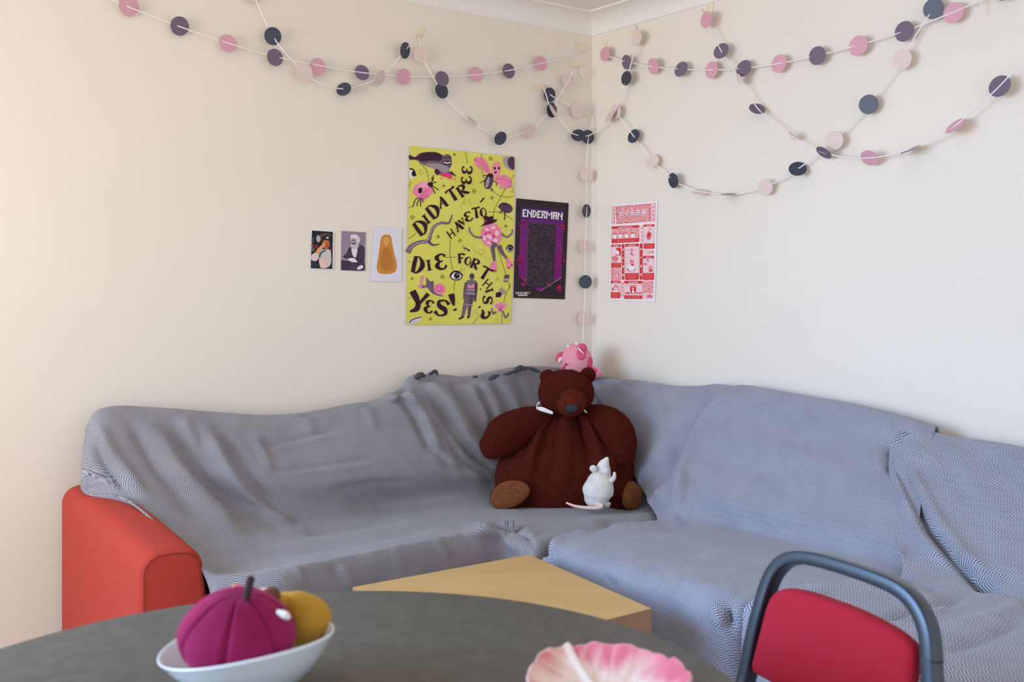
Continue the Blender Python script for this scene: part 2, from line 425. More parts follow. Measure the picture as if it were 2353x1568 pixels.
foldsL = [
 ([(206,1000),(236,1067),(290,1130)], 9, -.016), ([(225,975),(262,1050),(330,1140)], 13, .012),
 ([(320,960),(390,1070),(470,1170),(560,1250)], 18, .012), ([(300,980),(360,1080),(450,1190)], 12, -.008),
 ([(355,978),(440,1118),(540,1215)], 15, .014), ([(400,985),(470,1100),(580,1215)], 14, -.012),
 ([(474,990),(525,1084),(610,1186),(690,1220)], 17, .020), ([(505,990),(565,1085),(640,1175)], 16, -.014),
 ([(420,960),(450,1030)], 14, .007), ([(584,1000),(600,1035),(622,1085)], 10, .009), ([(690,1195),(640,1213),(570,1180)], 16, -.012),
 ([(601,1031),(690,1010),(788,986)], 5, -.005), ([(601,1040),(690,1020),(788,996)], 6, .004),
 ([(631,1086),(750,1070),(865,1054)], 5, -.006), ([(631,1096),(750,1081),(865,1066)], 6, .004),
 ([(700,950),(720,1000)], 12, .006), ([(840,925),(860,990)], 12, .006), ([(760,1130),(850,1110),(950,1105)], 9, -.004),
 ([(905,905),(935,912),(955,925)], 9, .014), ([(893,912),(925,918),(952,955),(984,1023),(1029,1071),(1131,1116)], 9, -.020),
 ([(920,880),(975,965),(1005,1045),(1055,1085),(1140,1108)], 13, .020),
 ([(971,861),(1029,934),(1073,1010),(1137,1073)], 11, .024), ([(987,910),(1040,985),(1085,1040),(1145,1085)], 10, -.022),
 ([(1000,870),(1052,945),(1095,1005),(1145,1050)], 10, .016), ([(1030,880),(1075,960),(1110,1010)], 8, -.012),
 ([(1073,880),(1105,937),(1124,985)], 9, .016), ([(1092,890),(1122,950),(1130,985)], 7, -.014), ([(1105,870),(1140,935),(1150,985)], 10, .012),
 ([(1150,870),(1185,925),(1195,960)], 9, .010), ([(1130,880),(1160,930)], 7, -.008), ([(1180,860),(1215,930)], 7, -.007),
 ([(1010,975),(1060,1060),(1130,1100)], 7, -.010),
 ([(780,1300),(800,1325),(816,1345)], 10, 0.0080), ([(760,1300),(780,1330)], 9, -0.0045), ([(900,1262),(930,1300)], 9, 0.0040), ([(680,1305),(700,1345)], 9, 0.0040),
 ([(1000,1235),(1030,1285)], 10, 0.0050), ([(1060,1225),(1085,1265)], 9, -0.0040),
 ([(1120,1205),(1185,1216),(1226,1262)], 11, -.018), ([(1080,1215),(1150,1228),(1205,1268)], 12, .018),
 ([(620,1265),(800,1235),(1000,1195)], 8, .004), ([(640,1285),(820,1252),(980,1222)], 7, -.004), ([(700,1235),(900,1205)], 7, -.003),
 ([(1330,1200),(1420,1196),(1530,1188)], 8, .010), ([(1380,1207),(1460,1209),(1555,1203)], 7, -.016),
 ([(1467,1145),(1520,1085),(1570,1020)], 10, -.012),
]
throwL = throw('throw_blanket', 'grey herringbone throw over the left seat and the sofa corner, with charcoal tufts', 'L', colsL, HB_V, foldsL, seed=1)
RZ = .5
colsR = [
 [(1345,864,'d',4.34),(1395,955,'d',4.24),(1435,1050,'d',4.13),(1478,1138,'d',3.90),(1508,1200,'z',.507),(1405,1216,'z',.510),(1258,1262,'z',.495)],
 [(1450,876,'p',.11),(1490,960,'p',.19),(1515,1050,'p',.29),(1545,1135,'p',.42),(1572,1208,'z',.505),(1470,1228,'z',.515),(1310,1268,'z',.5)],
 [(1560,891,'p',.11),(1570,970,'p',.20),(1582,1055,'p',.29),(1600,1140,'p',.42),(1625,1214,'z',.505),(1530,1245,'z',.515),(1385,1290,'z',.5)],
 [(1692,889,'p',.11),(1680,975,'p',.20),(1675,1065,'p',.31),(1685,1150,'p',.44),(1705,1228,'z',.505),(1610,1268,'z',.515),(1475,1318,'z',.5)],
 [(1820,908,'p',.12),(1800,995,'p',.22),(1785,1085,'p',.34),(1780,1175,'p',.46),(1795,1250,'z',.505),(1700,1292,'z',.515),(1565,1346,'z',.5)],
 [(1960,934,'p',.13),(1935,1025,'p',.24),(1915,1115,'p',.37),(1905,1205,'p',.50),(1920,1282,'z',.505),(1820,1322,'z',.515),(1650,1378,'z',.5)],
 [(2085,965,'p',.14),(2070,1060,'p',.26),(2050,1150,'p',.40),(2040,1235,'p',.53),(2050,1312,'z',.505),(1930,1350,'z',.515),(1715,1398,'z',.49)],
 [(2150,985,'p',.13),(2130,1085,'p',.27),(2115,1175,'p',.42),(2110,1265,'p',.56),(2120,1335,'z',.500),(2000,1380,'z',.490),(1790,1436,'z',.44)],
]
foldsR = [
 ([(1685,895),(1630,945),(1595,1000),(1568,1090),(1548,1195)], 16, .022), ([(1640,900),(1590,960),(1545,1040),(1500,1105)], 18, -.016),
 ([(1470,1150),(1520,1085),(1575,1015)], 12, -.020), ([(1500,1120),(1530,1150),(1555,1200)], 12, .008),
 ([(1400,870),(1460,905),(1560,930)], 16, .006), ([(1330,862),(1385,872),(1450,882)], 8, .012), ([(1360,884),(1410,876),(1470,890)], 7, -.010),
 ([(2037,1015),(2044,1050),(2041,1090)], 7, -.020), ([(2020,1040),(2012,1075)], 8, .010), ([(1900,1030),(1960,1035)], 10, .004),
 ([(1700,1000),(1850,1050),(1980,1090)], 22, .006), ([(1720,1080),(1850,1130),(1960,1160)], 24, -.006),
 ([(1255,1262),(1300,1232),(1360,1222)], 10, .012), ([(1385,1214),(1450,1208),(1520,1206)], 8, .008),
 ([(1240,1275),(1262,1262)], 10, -.02), ([(1395,1325),(1420,1350)], 6, -.012), ([(1570,1340),(1700,1372)], 18, .006),
 ([(1675,1395),(1685,1440)], 10, -.02), ([(1640,1385),(1660,1440)], 14, .012), ([(1800,1300),(1700,1290),(1600,1262)], 20, .006),
]
throwR = throw('throw_blanket', 'grey herringbone throw with lengthwise bands over the middle seat right of the bear', 'R', colsR, HB_H, foldsR, seed=5)
colsF = [
 [(2050,984,'p',.150),(2044,1075,'p',.275),(2060,1165,'p',.42),(2062,1250,'p',.555),(2068,1320,'z',.525),(1950,1336,'z',.535),(1738,1378,'z',.525)],
 [(2100,988,'p',.150),(2104,1085,'p',.285),(2130,1180,'p',.43),(2160,1265,'p',.57),(2190,1335,'z',.525),(2060,1372,'z',.530),(1830,1425,'z',.52)],
 [(2190,1008,'p',.145),(2200,1105,'p',.29),(2240,1200,'p',.44),(2285,1290,'p',.59),(2320,1366,'z',.525),(2190,1420,'z',.525),(1950,1482,'z',.515)],
 [(2350,1033,'p',.145),(2360,1130,'p',.29),(2395,1230,'p',.45),(2430,1325,'p',.60),(2455,1412,'z',.525),(2340,1480,'z',.525),(2120,1560,'z',.515)],
 [(2560,1088,'p',.145),(2570,1190,'p',.30),(2600,1295,'p',.46),(2630,1395,'p',.62),(2660,1490,'z',.525),(2550,1580,'z',.525),(2350,1690,'z',.515)],
 [(2760,1140,'p',.145),(2780,1240,'p',.30),(2820,1350,'p',.46),(2850,1460,'p',.62),(2890,1570,'z',.525),(2800,1690,'z',.525),(2620,1840,'z',.515)],
]
foldsF = [
 ([(2060,1070),(2094,1135),(2132,1216),(2189,1287),(2246,1344),(2330,1375)], 9, -.026), ([(2080,1060),(2122,1135),(2160,1205),(2215,1275),(2290,1335)], 14, .012),
 ([(2045,1060),(2075,1145),(2115,1235),(2170,1300)], 13, .014), ([(2050,1030),(2075,1000),(2110,990)], 10, .010), ([(2075,1020),(2120,1040),(2170,1090)], 14, .006),
 ([(2000,1275),(2040,1262),(2080,1290)], 14, .012), ([(2050,1310),(2090,1335),(2160,1355)], 10, -.010), ([(1960,1345),(2080,1365),(2160,1390)], 14, .008),
 ([(2030,1425),(2120,1405),(2220,1375)], 8, -.010), ([(2080,1425),(2180,1400)], 10, .008), ([(2160,1500),(2260,1470),(2353,1430)], 12, -.010), ([(2200,1440),(2290,1415),(2353,1400)], 12, .008),
 ([(2250,1370),(2320,1385),(2353,1395)], 10, .008), ([(1740,1380),(1690,1430),(1645,1500)], 10, .006), ([(1800,1380),(1900,1365)], 12, .006),
 ([(2200,1040),(2240,1110)], 16, .006), ([(2290,1060),(2320,1140)], 16, -.005), ([(2160,1240),(2210,1310)], 16, .006),
]
throwF = throw('throw_blanket', 'grey herringbone throw with wide slanting bands over the right end seat behind the red chair', 'R', colsF, HB_D, foldsF, seed=9, drop=((.05, .36), (.10, .12)))
# charcoal tufts and a turned-over corner along the top hem of the left throw
def tuft(pts, r, d, m=FRINGE, nm='tassel'):
    b = MB(); b.sweep([P(x, y, d) for x, y in pts], [r*.7]+[r]*(len(pts)-2)+[r*.5], m, seg=10, sub=5); b.jitter(.004, 60, 3)
    lab(b.build(nm, throwL), 'charcoal yarn tuft')
tuft([(1184,854), (1196,845), (1208,850)], .013, 4.20)
tuft([(1210,846), (1225,849), (1240,855)], .008, 4.20)
tuft([(1126,872), (1137,866), (1146,864)], .010, 4.12)
tuft([(1160,860), (1172,857), (1182,853)], .008, 4.14)
tuft([(1088,868), (1093,866), (1097,867)], .006, 4.08)
tuft([(958,868), (966,862), (975,864)], .014, 3.97)
tuft([(988,859), (1000,854), (1005,861)], .009, 3.99)

# ---------------------------------------------------------------- the bear
ZS = .515
bd = 4.06
bear = thing('plush_bear', 'large chestnut brown plush bear sitting in the corner of the sofa', 'plush toy', P(1292, 1166, bd))
def B(px, py, dy=0.0): return P(px, py, bd+dy)
K = bd/F
body = MB(); rings = []
prof = [(1169, 120, .07), (1167, 146, .125), (1150, 152, .155), (1120, 157, .172), (1085, 157, .172), (1050, 149, .162), (1015, 132, .142), (985, 110, .118), (962, 84, .092), (945, 58, .068), (935, 34, .045), (930, 10, .02)]
cxs = [1295, 1295, 1295, 1296, 1297, 1302, 1304, 1304, 1305, 1307, 1309, 1310]
pts = cr_list([Vector((y, hw, dp)) for y, hw, dp in prof], 6); cc = cr_list([Vector((c, 0, 0)) for c in cxs], 6)
for v, c in zip(pts, cc):
    up = (1169-v.x)/240
    rg = []
    for i in range(96):
        th = 2*math.pi*i/96
        cx_, sy_ = math.cos(th), math.sin(th)
        sgn = lambda q, e: math.copysign(abs(q)**e, q)
        x = sgn(cx_, .85)*v.y*K; y = sgn(sy_, .8)*v.z
        fold = 0
        if sy_ < 0:                              # gathers running down from the neck
            a = max(0, min(1, (up-.22)/.45))*(1 if up < .93 else 0)
            xx = cx_
            fold = a*(.020*math.cos(xx*13+.5)+.013*math.cos(xx*27+1.3))
            fold -= .045*math.exp(-((xx-.17-.1*(1-up))/.05)**2)*max(0, min(1, (up-.40)/.25))*(1 if up < .93 else .3)
            fold += .024*math.exp(-((xx-.62)/.10)**2)*math.exp(-((up-.5)/.14)**2)
            fold -= .010*math.exp(-((xx-.02)/.03)**2)*max(0, 1-up*1.6)
            lean = 0
        rg.append(Vector(((c.x-CX)/F*bd+x, bd+y*(1+0)+.05*up*up-fold*1.0 if sy_ >= 0 else bd+y+.05*up*up-fold, H-(v.x-HOR)/F*bd)))
    rings.append(rg)
body.ring_loft(rings, BEAR); body.jitter(.007, 14, 7); body.jitter(.0035, 45, 1); body.jitter(.0018, 160, 2)
body.build('body', bear)
def furfn(seed):
    return lambda d: 1+.015*noise.noise(d*6+Vector((seed, 0, 0)))
head = MB()
head.ellipsoid(B(1301, 903, -.02), (.115, .108, .096), BEAR, nu=56, nv=40, fn=lambda d: 1+.035*max(0, -d.z)*abs(d.x)+.012*noise.noise(d*7))
head.jitter(.0018, 150, 4)
heado = head.build('head', bear)
mz = MB(); mz.ellipsoid(B(1313, 925, -.115), (.058, .062, .055), BEARM, nu=40, nv=30, fn=furfn(3)); mz.jitter(.0016, 150, 5)
mz.build('muzzle', heado)
n_ = MB(); n_.ellipsoid(B(1314, 939, -.172), (.0265, .014, .019), NOSE, nu=32, nv=20); n_.build('nose', heado)
for px, py, dy in ((1282, 910, -.124), (1337, 906, -.119)):
    e = MB(); e.ellipsoid(B(px, py, dy), (.0075, .007, .0075), BEAD); e.build('eye', heado)
for px, py, s_ in ((1259, 868, -1), (1351, 863, 1)):
    e = MB(); e.ellipsoid(B(px, py, -.005), (.032, .018, .032), BEAR, fn=furfn(px)); e.jitter(.0015, 150, 6)
    e.build('ear', heado)
def limb(name, pts, rad, m, flat=1.0, seed=0, parent=bear):
    b = MB(); b.sweep(pts, rad, m, seg=28, sub=8, flat=flat, up=(0, -1, 0)); b.jitter(.004, 30, seed); b.jitter(.0016, 150, seed+1)
    return b.build(name, parent)
limb('arm', [B(1252, 958, -.02), B(1212, 972, -.045), B(1172, 992, -.07), B(1143, 1016, -.085), B(1131, 1026, -.085)], [.045, .066, .078, .070, .054], BEAR, seed=11, flat=1.0)
limb('arm', [B(1362, 955, -.02), B(1392, 968, -.055), B(1417, 994, -.085), B(1430, 1030, -.095), B(1434, 1046, -.095)], [.045, .062, .070, .058, .046], BEAR, seed=13)
def foot(cx, cy, nvec, r, upv, solepts, seed):
    n = Vector(nvec).normalized(); u = Vector(upv); u = (u-n*u.dot(n)).normalized(); sd = u.cross(n)
    c = B(cx, cy, -.165)
    k = MB(); k.ellipsoid(c-n*.028, (r[0]*1.03, r[1]*1.03, .075), BEAR, axes=(sd, u, n), nu=40, nv=30, fn=lambda d: 1+.015*noise.noise(d*6)); k.jitter(.0016, 150, seed)
    lg = k.build('leg', bear)
    s_ = MB(); rg = []
    for q, o in ((1.0, .0), (1.0, .006), (.93, .012), (.6, .018), (.05, .021)):
        rg.append([c+n*(.030+o)+sd*(x*q*r[0])+u*(y*q*r[1]) for x, y in solepts])
    s_.ring_loft(rg, SOLE); s_.jitter(.0012, 140, seed+1)
    lab(s_.build('sole', lg), 'tan plush sole')
def tear(n=48, pw=.35, rot=0):
    out = []
    for i in range(n):
        t = 2*math.pi*i/n
        x, y = math.cos(t), math.sin(t)*.92
        x *= 1-pw*y*.5
        c, s_ = math.cos(rot), math.sin(rot)
        out.append((x*c-y*s_, x*s_+y*c))
    return out
foot(1172, 1137, (-.12, -1, .22), (.083, .058), (-.35, 0, 1), tear(rot=.25), 21)
foot(1437, 1138, (1.0, -1, .10), (.060, .062), (.10, 0, 1), tear(pw=.45), 24)
cl = MB(); cl.sweep([B(1233, 938, -.05), B(1236, 929, -.07), B(1240, 925, -.07)], [.003]*3, WHITEC, seg=8)
cl.sweep([B(1234, 939, -.06), B(1246, 941, -.09), B(1268, 949, -.105)], [.006, .010, .007], WHITEC, seg=12, flat=.4)
lab(cl.build('collar_tag', bear), 'white cloth tag at the neck')
cl = MB(); cl.sweep([B(1340, 941, -.07), B(1344, 945, -.075), B(1347, 948, -.07)], [.004]*3, WHITEC, seg=8)
lab(cl.build('collar_end', bear), 'white ribbon end at the neck')

def fur(ob, n, length, m, seed=1):
    ob.data.materials.append(m)
    md = ob.modifiers.new('fur', 'PARTICLE_SYSTEM'); st = md.particle_system.settings
    st.type = 'HAIR'; st.count = n; st.hair_length = length; st.hair_step = 3; st.render_step = 3; st.display_step = 2
    st.brownian_factor = .003; st.root_radius = .55; st.tip_radius = .1; st.radius_scale = .0016; st.material = len(ob.data.materials)
    md.particle_system.seed = seed
def kids(o): return [c for c in COL.objects if c.parent is o]
FURM = mat('chestnut_fur', (96, 34, 24), .9, spec=.1)
FURL = mat('muzzle_fur', (110, 44, 30), .9, spec=.1)
for c in kids(bear)+kids(heado):
    nm = c.name.split('.')[0]
    if nm == 'body': fur(c, 80000, .0011, FURM)
    elif nm == 'arm': fur(c, 28000, .0012, FURM, 3)
    elif nm == 'head': fur(c, 28000, .0009, FURM, 5)
    elif nm == 'ear': fur(c, 3000, .0009, FURM, 7)
    elif nm == 'leg': fur(c, 9000, .0009, FURM, 9)
    elif nm == 'muzzle': fur(c, 8000, .0007, FURL, 11)
# ---------------------------------------------------------------- white plush rat leaning on the bear
rd = 3.80
def R_(px, py, dy=0.0): return P(px, py, rd+dy)
rat = thing('plush_rat', 'small white plush rat leaning upright against the belly of the brown bear', 'plush toy', R_(1374, 1166))
b = MB()
b.sweep([R_(1371, 1143, -.01), R_(1374, 1128, -.01), R_(1380, 1105, .0), R_(1385, 1085, .005), R_(1389, 1070, -.005), R_(1395, 1056, -.012)], [.052, .061, .050, .034, .025, .0095], RAT, seg=36, sub=10)
b.jitter(.004, 28, 31); b.jitter(.001, 160, 32); rb = b.build('body', rat)
for px, py, dy in ((1363, 1077, -.03), (1391, 1083, -.045)):
    e = MB(); e.ellipsoid(R_(px, py, dy), (.0145, .007, .0135), RAT); e.build('ear', rat)
e = MB(); e.sweep([R_(1405, 1105, -.03), R_(1411, 1098, -.045), R_(1412, 1088, -.05)], [.011, .009, .006], RAT, seg=12); e.build('paw', rat)
e = MB(); e.sweep([R_(1384, 1158, -.03), R_(1394, 1162, -.05), R_(1400, 1158, -.05)], [.012, .012, .007], RATFOOT, seg=12); lab(e.build('hind_foot', rat), 'grey hind foot')
e = MB(); e.sweep([R_(1366, 1159, -.05), R_(1381, 1161, -.075), R_(1380, 1166, -.085), R_(1362, 1168, -.09), R_(1335, 1166, -.09), R_(1316, 1162, -.09), R_(1302, 1156, -.085)], [.006, .0075, .0075, .007, .006, .005, .0035], RATTAIL, seg=12)
lab(e.build('tail', rat), 'pale pink tail')

# ---------------------------------------------------------------- pink toy behind the bear
td = 4.33
def T(px, py, dy=0.0): return P(px, py, td+dy)
toy = thing('plush_cow', 'pink plush cow with hot pink patches peeping over the head of the bear', 'plush toy', T(1330, 860))
b = MB(); b.ellipsoid(T(1324, 831), (.074, .072, .083), PINK, nu=48, nv=36, axes=(Vector((.98, 0, .17)), Vector((0, 1, 0)), Vector((-.17, 0, .98)))); b.jitter(.0015, 150, 41)
th = b.build('head', toy)
e = MB(); e.ellipsoid(T(1340, 862, .02), (.075, .05, .045), PINK); e.build('body', toy)
def patch(name, cx, cy, rx, rz, m, lift=.004, parent=th):
    # rounded patch lying on the ellipsoid of the head
    c0 = T(1324, 831); ex, ez = Vector((.98, 0, .17)), Vector((-.17, 0, .98))
    rgs = []
    for q in (1.0, .97, .7, .35, .03):
        rg = []
        for i in range(36):
            t = 2*math.pi*i/36
            p = T(cx+rx*q*math.cos(t), cy+rz*q*math.sin(t))
            d = p-c0; a, c_ = d.dot(ex)/.074, d.dot(ez)/.083
            k = 1-a*a-c_*c_
            y = -.072*math.sqrt(max(.0, k))
            rg.append(Vector((p.x, td+y-(lift if q < 1 else -.002), p.z)))
        rgs.append(rg)
    b = MB(); b.ring_loft(rgs, m, cap=False); lab(b.build(name, parent), 'hot pink patch')
patch('ear_patch', 1334, 813, 11, 14, HOTP)
patch('cheek_patch', 1355, 836, 7, 17, HOTP)
e = MB(); e.ellipsoid(T(1338, 800, -.045), (.022, .012, .020), HOTP, axes=(Vector((.8, 0, -.6)), Vector((0, 1, 0)), Vector((.6, 0, .8)))); er = e.build('ear', th)
e = MB(); e.sweep([T(1329, 800, -.062), T(1335, 807, -.066), T(1341, 813, -.062)], [.003, .0042, .003], WHITEC, seg=8); lab(e.build('ear_lining', er), 'white lining edge')
e = MB(); e.ellipsoid(T(1285, 820, -.02), (.013, .012, .025), HOTP, axes=(Vector((.85, 0, -.5)), Vector((0, 1, 0)), Vector((.5, 0, .85)))); er = e.build('ear', th)
e = MB(); e.ellipsoid(T(1287, 827, -.03), (.009, .008, .015), WHITEC, axes=(Vector((.85, 0, -.5)), Vector((0, 1, 0)), Vector((.5, 0, .85)))); lab(e.build('ear_lining', er), 'white lining')
for px, py in ((1306, 796), (1325, 790)):
    e = MB(); e.sweep([T(px, py+5, -.02), T(px, py, -.02), T(px-1, py-3, -.02)], [.009, .008, .004], WHITEC, seg=12); lab(e.build('horn', th), 'white horn')
e = MB(); e.ellipsoid(T(1300, 838, -.066), (.004, .004, .006), BEAD); e.build('eye', th)
e = MB(); e.ellipsoid(T(1304, 853, -.066), (.018, .02, .013), WHITEC); lab(e.build('muzzle', th), 'white muzzle')
e = MB(); e.ellipsoid(T(1293, 848, -.05), (.010, .01, .014), HOTP); e.build('cheek', th)
e = MB(); e.ellipsoid(T(1367, 857, -.02), (.034, .04, .028), PINK, axes=(Vector((.95, 0, -.3)), Vector((0, 1, 0)), Vector((.3, 0, .95)))); lg = e.build('leg', toy)
e = MB(); e.ellipsoid(T(1363, 855, -.052), (.021, .010, .021), HOTP); lab(e.build('sole', lg), 'hot pink sole')

# ---------------------------------------------------------------- coffee table
ct = [atz(1216, 1275, .5), atz(1497, 1399, .5), None, atz(810, 1350, .5)]
ct[2] = ct[3]+ct[1]-ct[0]
cto = thing('coffee_table', 'square pale birch coffee table with a thick top in front of the sofa', 'coffee table', Vector(((ct[0].x+ct[2].x)/2, (ct[0].y+ct[2].y)/2, 0)))
b = MB(); lo = [p+Vector((0, 0, -.058)) for p in ct]
b.ring_loft([lo, ct], BIRCHE, cap=False); b.poly(ct, BIRCH); b.poly(lo[::-1], BIRCHE)
b.build('tabletop', cto, smooth=False, bevel=.0025, bseg=2)
ctc = (ct[0]+ct[2])/2
for i, p in enumerate(ct):
    a = (ct[(i+1) % 4]-p).normalized()*.055; c_ = (ct[(i+3) % 4]-p).normalized()*.055
    b = MB(); b.prism([p, p+a, p+a+c_, p+c_], 0, .441, BIRCHE); b.build('leg', cto, smooth=False)

# ---------------------------------------------------------------- round dining table
tc = Vector((-.267, 1.232, 0)); TR = .597; TZ = .74
dt = thing('dining_table', 'round dark grey dining table in the foreground', 'dining table', tc)
b = MB(); rg = []
for r, z in ((TR-.03, TZ-.028), (TR-.004, TZ-.026), (TR, TZ-.022), (TR, TZ-.004), (TR-.0015, TZ-.001), (TR-.005, TZ), (TR*.5, TZ), (.002, TZ)):
    rg.append([tc+Vector((math.cos(2*math.pi*i/128)*r, math.sin(2*math.pi*i/128)*r, z)) for i in range(128)])
b.ring_loft(rg, TABLE); b.build('tabletop', dt)
b = MB(); rg = []
for r, z in ((TR+.0002, TZ-.023), (TR+.0012, TZ-.021), (TR+.0012, TZ-.005), (TR+.0002, TZ-.003)):
    rg.append([tc+Vector((math.cos(2*math.pi*i/128)*r, math.sin(2*math.pi*i/128)*r, z)) for i in range(128)])
b.ring_loft(rg, TEDGE, cap=False); lab(b.build('edge_band', dt), 'thin lighter edge band')
for k in range(4):
    a = math.pi/4+k*math.pi/2
    p, q = tc+Vector((math.cos(a)*.40, math.sin(a)*.40, 0)), tc+Vector((math.cos(a)*.44, math.sin(a)*.44, 0))
    b = MB(); b.sweep([Vector((p.x, p.y, TZ-.028)), Vector((q.x, q.y, .0))], [.021, .021], STEEL, seg=20, roundcap=False); b.build('leg', dt)

# ---------------------------------------------------------------- bowl with plush fruit
bc = P(569, 1500, 1.31); bc.z = TZ
bowl = thing('fruit_bowl', 'white porcelain bowl with a sloping rim holding plush fruit on the dining table', 'bowl', bc)
b = MB(); rg = []
prof = [(.03, 0), (.046, .0), (.052, .004), (.075, .022), (.098, .045), (.1135, .068), (.1165, .073), (.1150, .0755), (.1105, .071), (.094, .046), (.07, .024), (.04, .012), (.004, .010)]
prof = [(v.x, v.y) for v in cr_list([Vector((a, z, 0)) for a, z in prof], 4)]
for r, z in prof:
    g = []
    for i in range(96):
        t = 2*math.pi*i/96
        k = (z/.075)**2
        rr = r*(1+.012*k*math.cos(2*t+.6))
        tilt = k*(.013*math.cos(t)+.004*math.cos(2*t+2.2))
        g.append(bc+Vector((math.cos(t)*rr, math.sin(t)*rr*.96, z+tilt)))
    rg.append(g)
b.ring_loft(rg, PORC); b.build('shell', bowl)
def lobed(mb, c, r, m, lobes, depth, dip=.25, phase=0, axes=None):
    def fn(d):
        t = math.atan2(d.y, d.x); rad = math.hypot(d.x, d.y)
        g = abs(math.sin((t+phase)*lobes/2))
        return 1-.24*max(0, d.z)*rad-depth*math.exp(-(g/.16)**2)*min(1, rad*1.6)-dip*math.exp(-((rad)/.28)**2)*(1 if d.z > 0 else .3)
    mb.ellipsoid(c, r, m, nu=140, nv=48, fn=fn, axes=axes)
pc = P(546, 1450, 1.285)
pk = thing('plush_pumpkin', 'magenta velvet plush pumpkin with a dark stem in the white bowl', 'plush toy', pc-Vector((0, 0, .05)))
b = MB(); lobed(b, pc, (.0785, .0785, .0620), PLUM, 7, .085, phase=.62, dip=.14,
               axes=(Vector((.99, 0, -.10)), Vector((0, .97, .22)), Vector((.10, -.22, .97)).normalized()))
b.build('body', pk)
b = MB(); b.sweep([P(568, 1372, 1.262), P(571, 1352, 1.262), P(576, 1332, 1.265)], [.0055, .0052, .0056], STEM, seg=14); b.build('stem', pk)
b = MB(); b.sweep([P(640, 1408, 1.262), P(654, 1414, 1.258), P(660, 1418, 1.258)], [.004, .006, .005], WHITEC, seg=10, flat=.5); lab(b.build('tag', pk), 'white cloth tag')
prd = 1.37
pr = thing('plush_pear', 'mustard yellow plush pear with a brown end in the white bowl', 'plush toy', P(700, 1470, prd))
b = MB(); b.sweep([P(700, 1478, prd), P(704, 1452, prd), P(703, 1424, prd), P(682, 1400, prd), P(655, 1390, prd)], [.022, .034, .0355, .0265, .0185], PEAR, seg=36, sub=10)
b.build('body', pr)
b = MB(); b.ellipsoid(P(624, 1370, prd-.045), (.0125, .013, .0125), BROWNF); b.build('blossom_end', pr)
b = MB(); b.sweep([P(648, 1388, prd-.01), P(634, 1380, prd-.03), P(626, 1373, prd-.04)], [.012, .010, .009], PEAR, seg=16); b.build('neck', pr)
pe = thing('plush_peach', 'pale pink plush fruit behind the magenta pumpkin in the white bowl', 'plush toy', P(600, 1420, 1.41))
b = MB(); b.ellipsoid(P(604, 1388, 1.385), (.022, .028, .022), PEACH); b.build('body', pe)
b = MB(); b.ellipsoid(P(543, 1362, 1.37), (.011, .01, .012), ORNG); b.ellipsoid(P(560, 1372, 1.40), (.018, .016, .016), PEACH); b.build('leaf', pe)

# ---------------------------------------------------------------- leaf plate
plc = Vector((.127, 1.268, TZ))
plate = thing('leaf_plate', 'pink and white ceramic plate shaped like a cabbage leaf on the dining table', 'plate', plc)
PM = NT('leaf_glaze'); tcn = PM.n('ShaderNodeVertexColor'); tcn.layer_name = 'glaze'
PM.l(tcn.outputs[0], PM.b.inputs['Base Color']); PM.b.inputs['Roughness'].default_value = .22; PM.b.inputs['Coat Weight'].default_value = .3
PM.bump(PM.noise(45, 3), .25, .004)
NRR, NTT = 40, 160
vs_, cs_ = [], []
va_ = math.radians(118)                           # direction of the midrib
for j in range(NRR+1):
    q = j/NRR
    for i in range(NTT):
        t = 2*math.pi*i/NTT
        edge = 1+.020*math.sin(3*t+.4)+.014*math.sin(8*t+1)+.009*math.sin(15*t+2)+.006*math.sin(23*t)
        r = .109*q*(1+(edge-1)*q*q)
        x, y = math.cos(t)*r, math.sin(t)*r*.96
        ax_, ay_ = math.cos(va_), math.sin(va_)
        al, ac = x*ax_+y*ay_, -x*ay_+y*ax_
        ruf = max(0, q-.42)/.58
        z = .004+.030*q**2.2+.016*max(0, y/.109)*q*q
        w1 = noise.noise(Vector((math.cos(t)*3.2, math.sin(t)*3.2, q*1.6)))
        w2 = noise.noise(Vector((math.cos(t)*8, math.sin(t)*8, q*3+5)))
        z += ruf*(.008*w1+.006*w2)*(1 if ac < 0 else .5)
        rib = math.exp(-(ac/(.0036+.003*(1-min(1, abs(al+.12)/.24))))**2)
        z += .0045*rib
        ph = (al-abs(ac)*.75)/.026
        vein = math.exp(-((ph-round(ph))/.13)**2)*max(0, 1-abs(ac)/.1)
        z += .0012*vein*(1-rib)
        nz = noise.noise(Vector((x*22, y*22, 3)))*.30
        if ac < 0: pink = max(0, min(1, (q-.56+nz*1.3)/.36))
        else: pink = max(0, min(1, (q-.72+nz+.45*max(0, -al/.1))/.32))*.9
        pink *= (1-.85*rib)*(1-.25*vein)
        base = Vector(lin((240, 214, 204))[:3]); wt = Vector(lin((248, 242, 238))[:3])
        pk_ = Vector(lin((222, 112, 138))[:3]) if ac < 0 else Vector(lin((204, 104, 108))[:3])
        c = base.lerp(pk_, pink); c = c.lerp(wt, max(rib*.9, vein*.3))
        if q > .985: c = c.lerp(wt, .35)
        vs_.append(plc+Vector((x, y, z))); cs_.append((c.x, c.y, c.z, 1))
b = MB()
fs = [[j*NTT+i, j*NTT+(i+1) % NTT, (j+1)*NTT+(i+1) % NTT, (j+1)*NTT+i] for j in range(NRR) for i in range(NTT)]
b.faces(vs_, fs, PM.m)
po = b.build('dish', plate, solid=0)
ca = po.data.color_attributes.new('glaze', 'FLOAT_COLOR', 'POINT')
for i, c in enumerate(cs_): ca.data[i].color = c
md = po.modifiers.new('solid', 'SOLIDIFY'); md.thickness = .005; md.offset = -1
b = MB(); rg = []
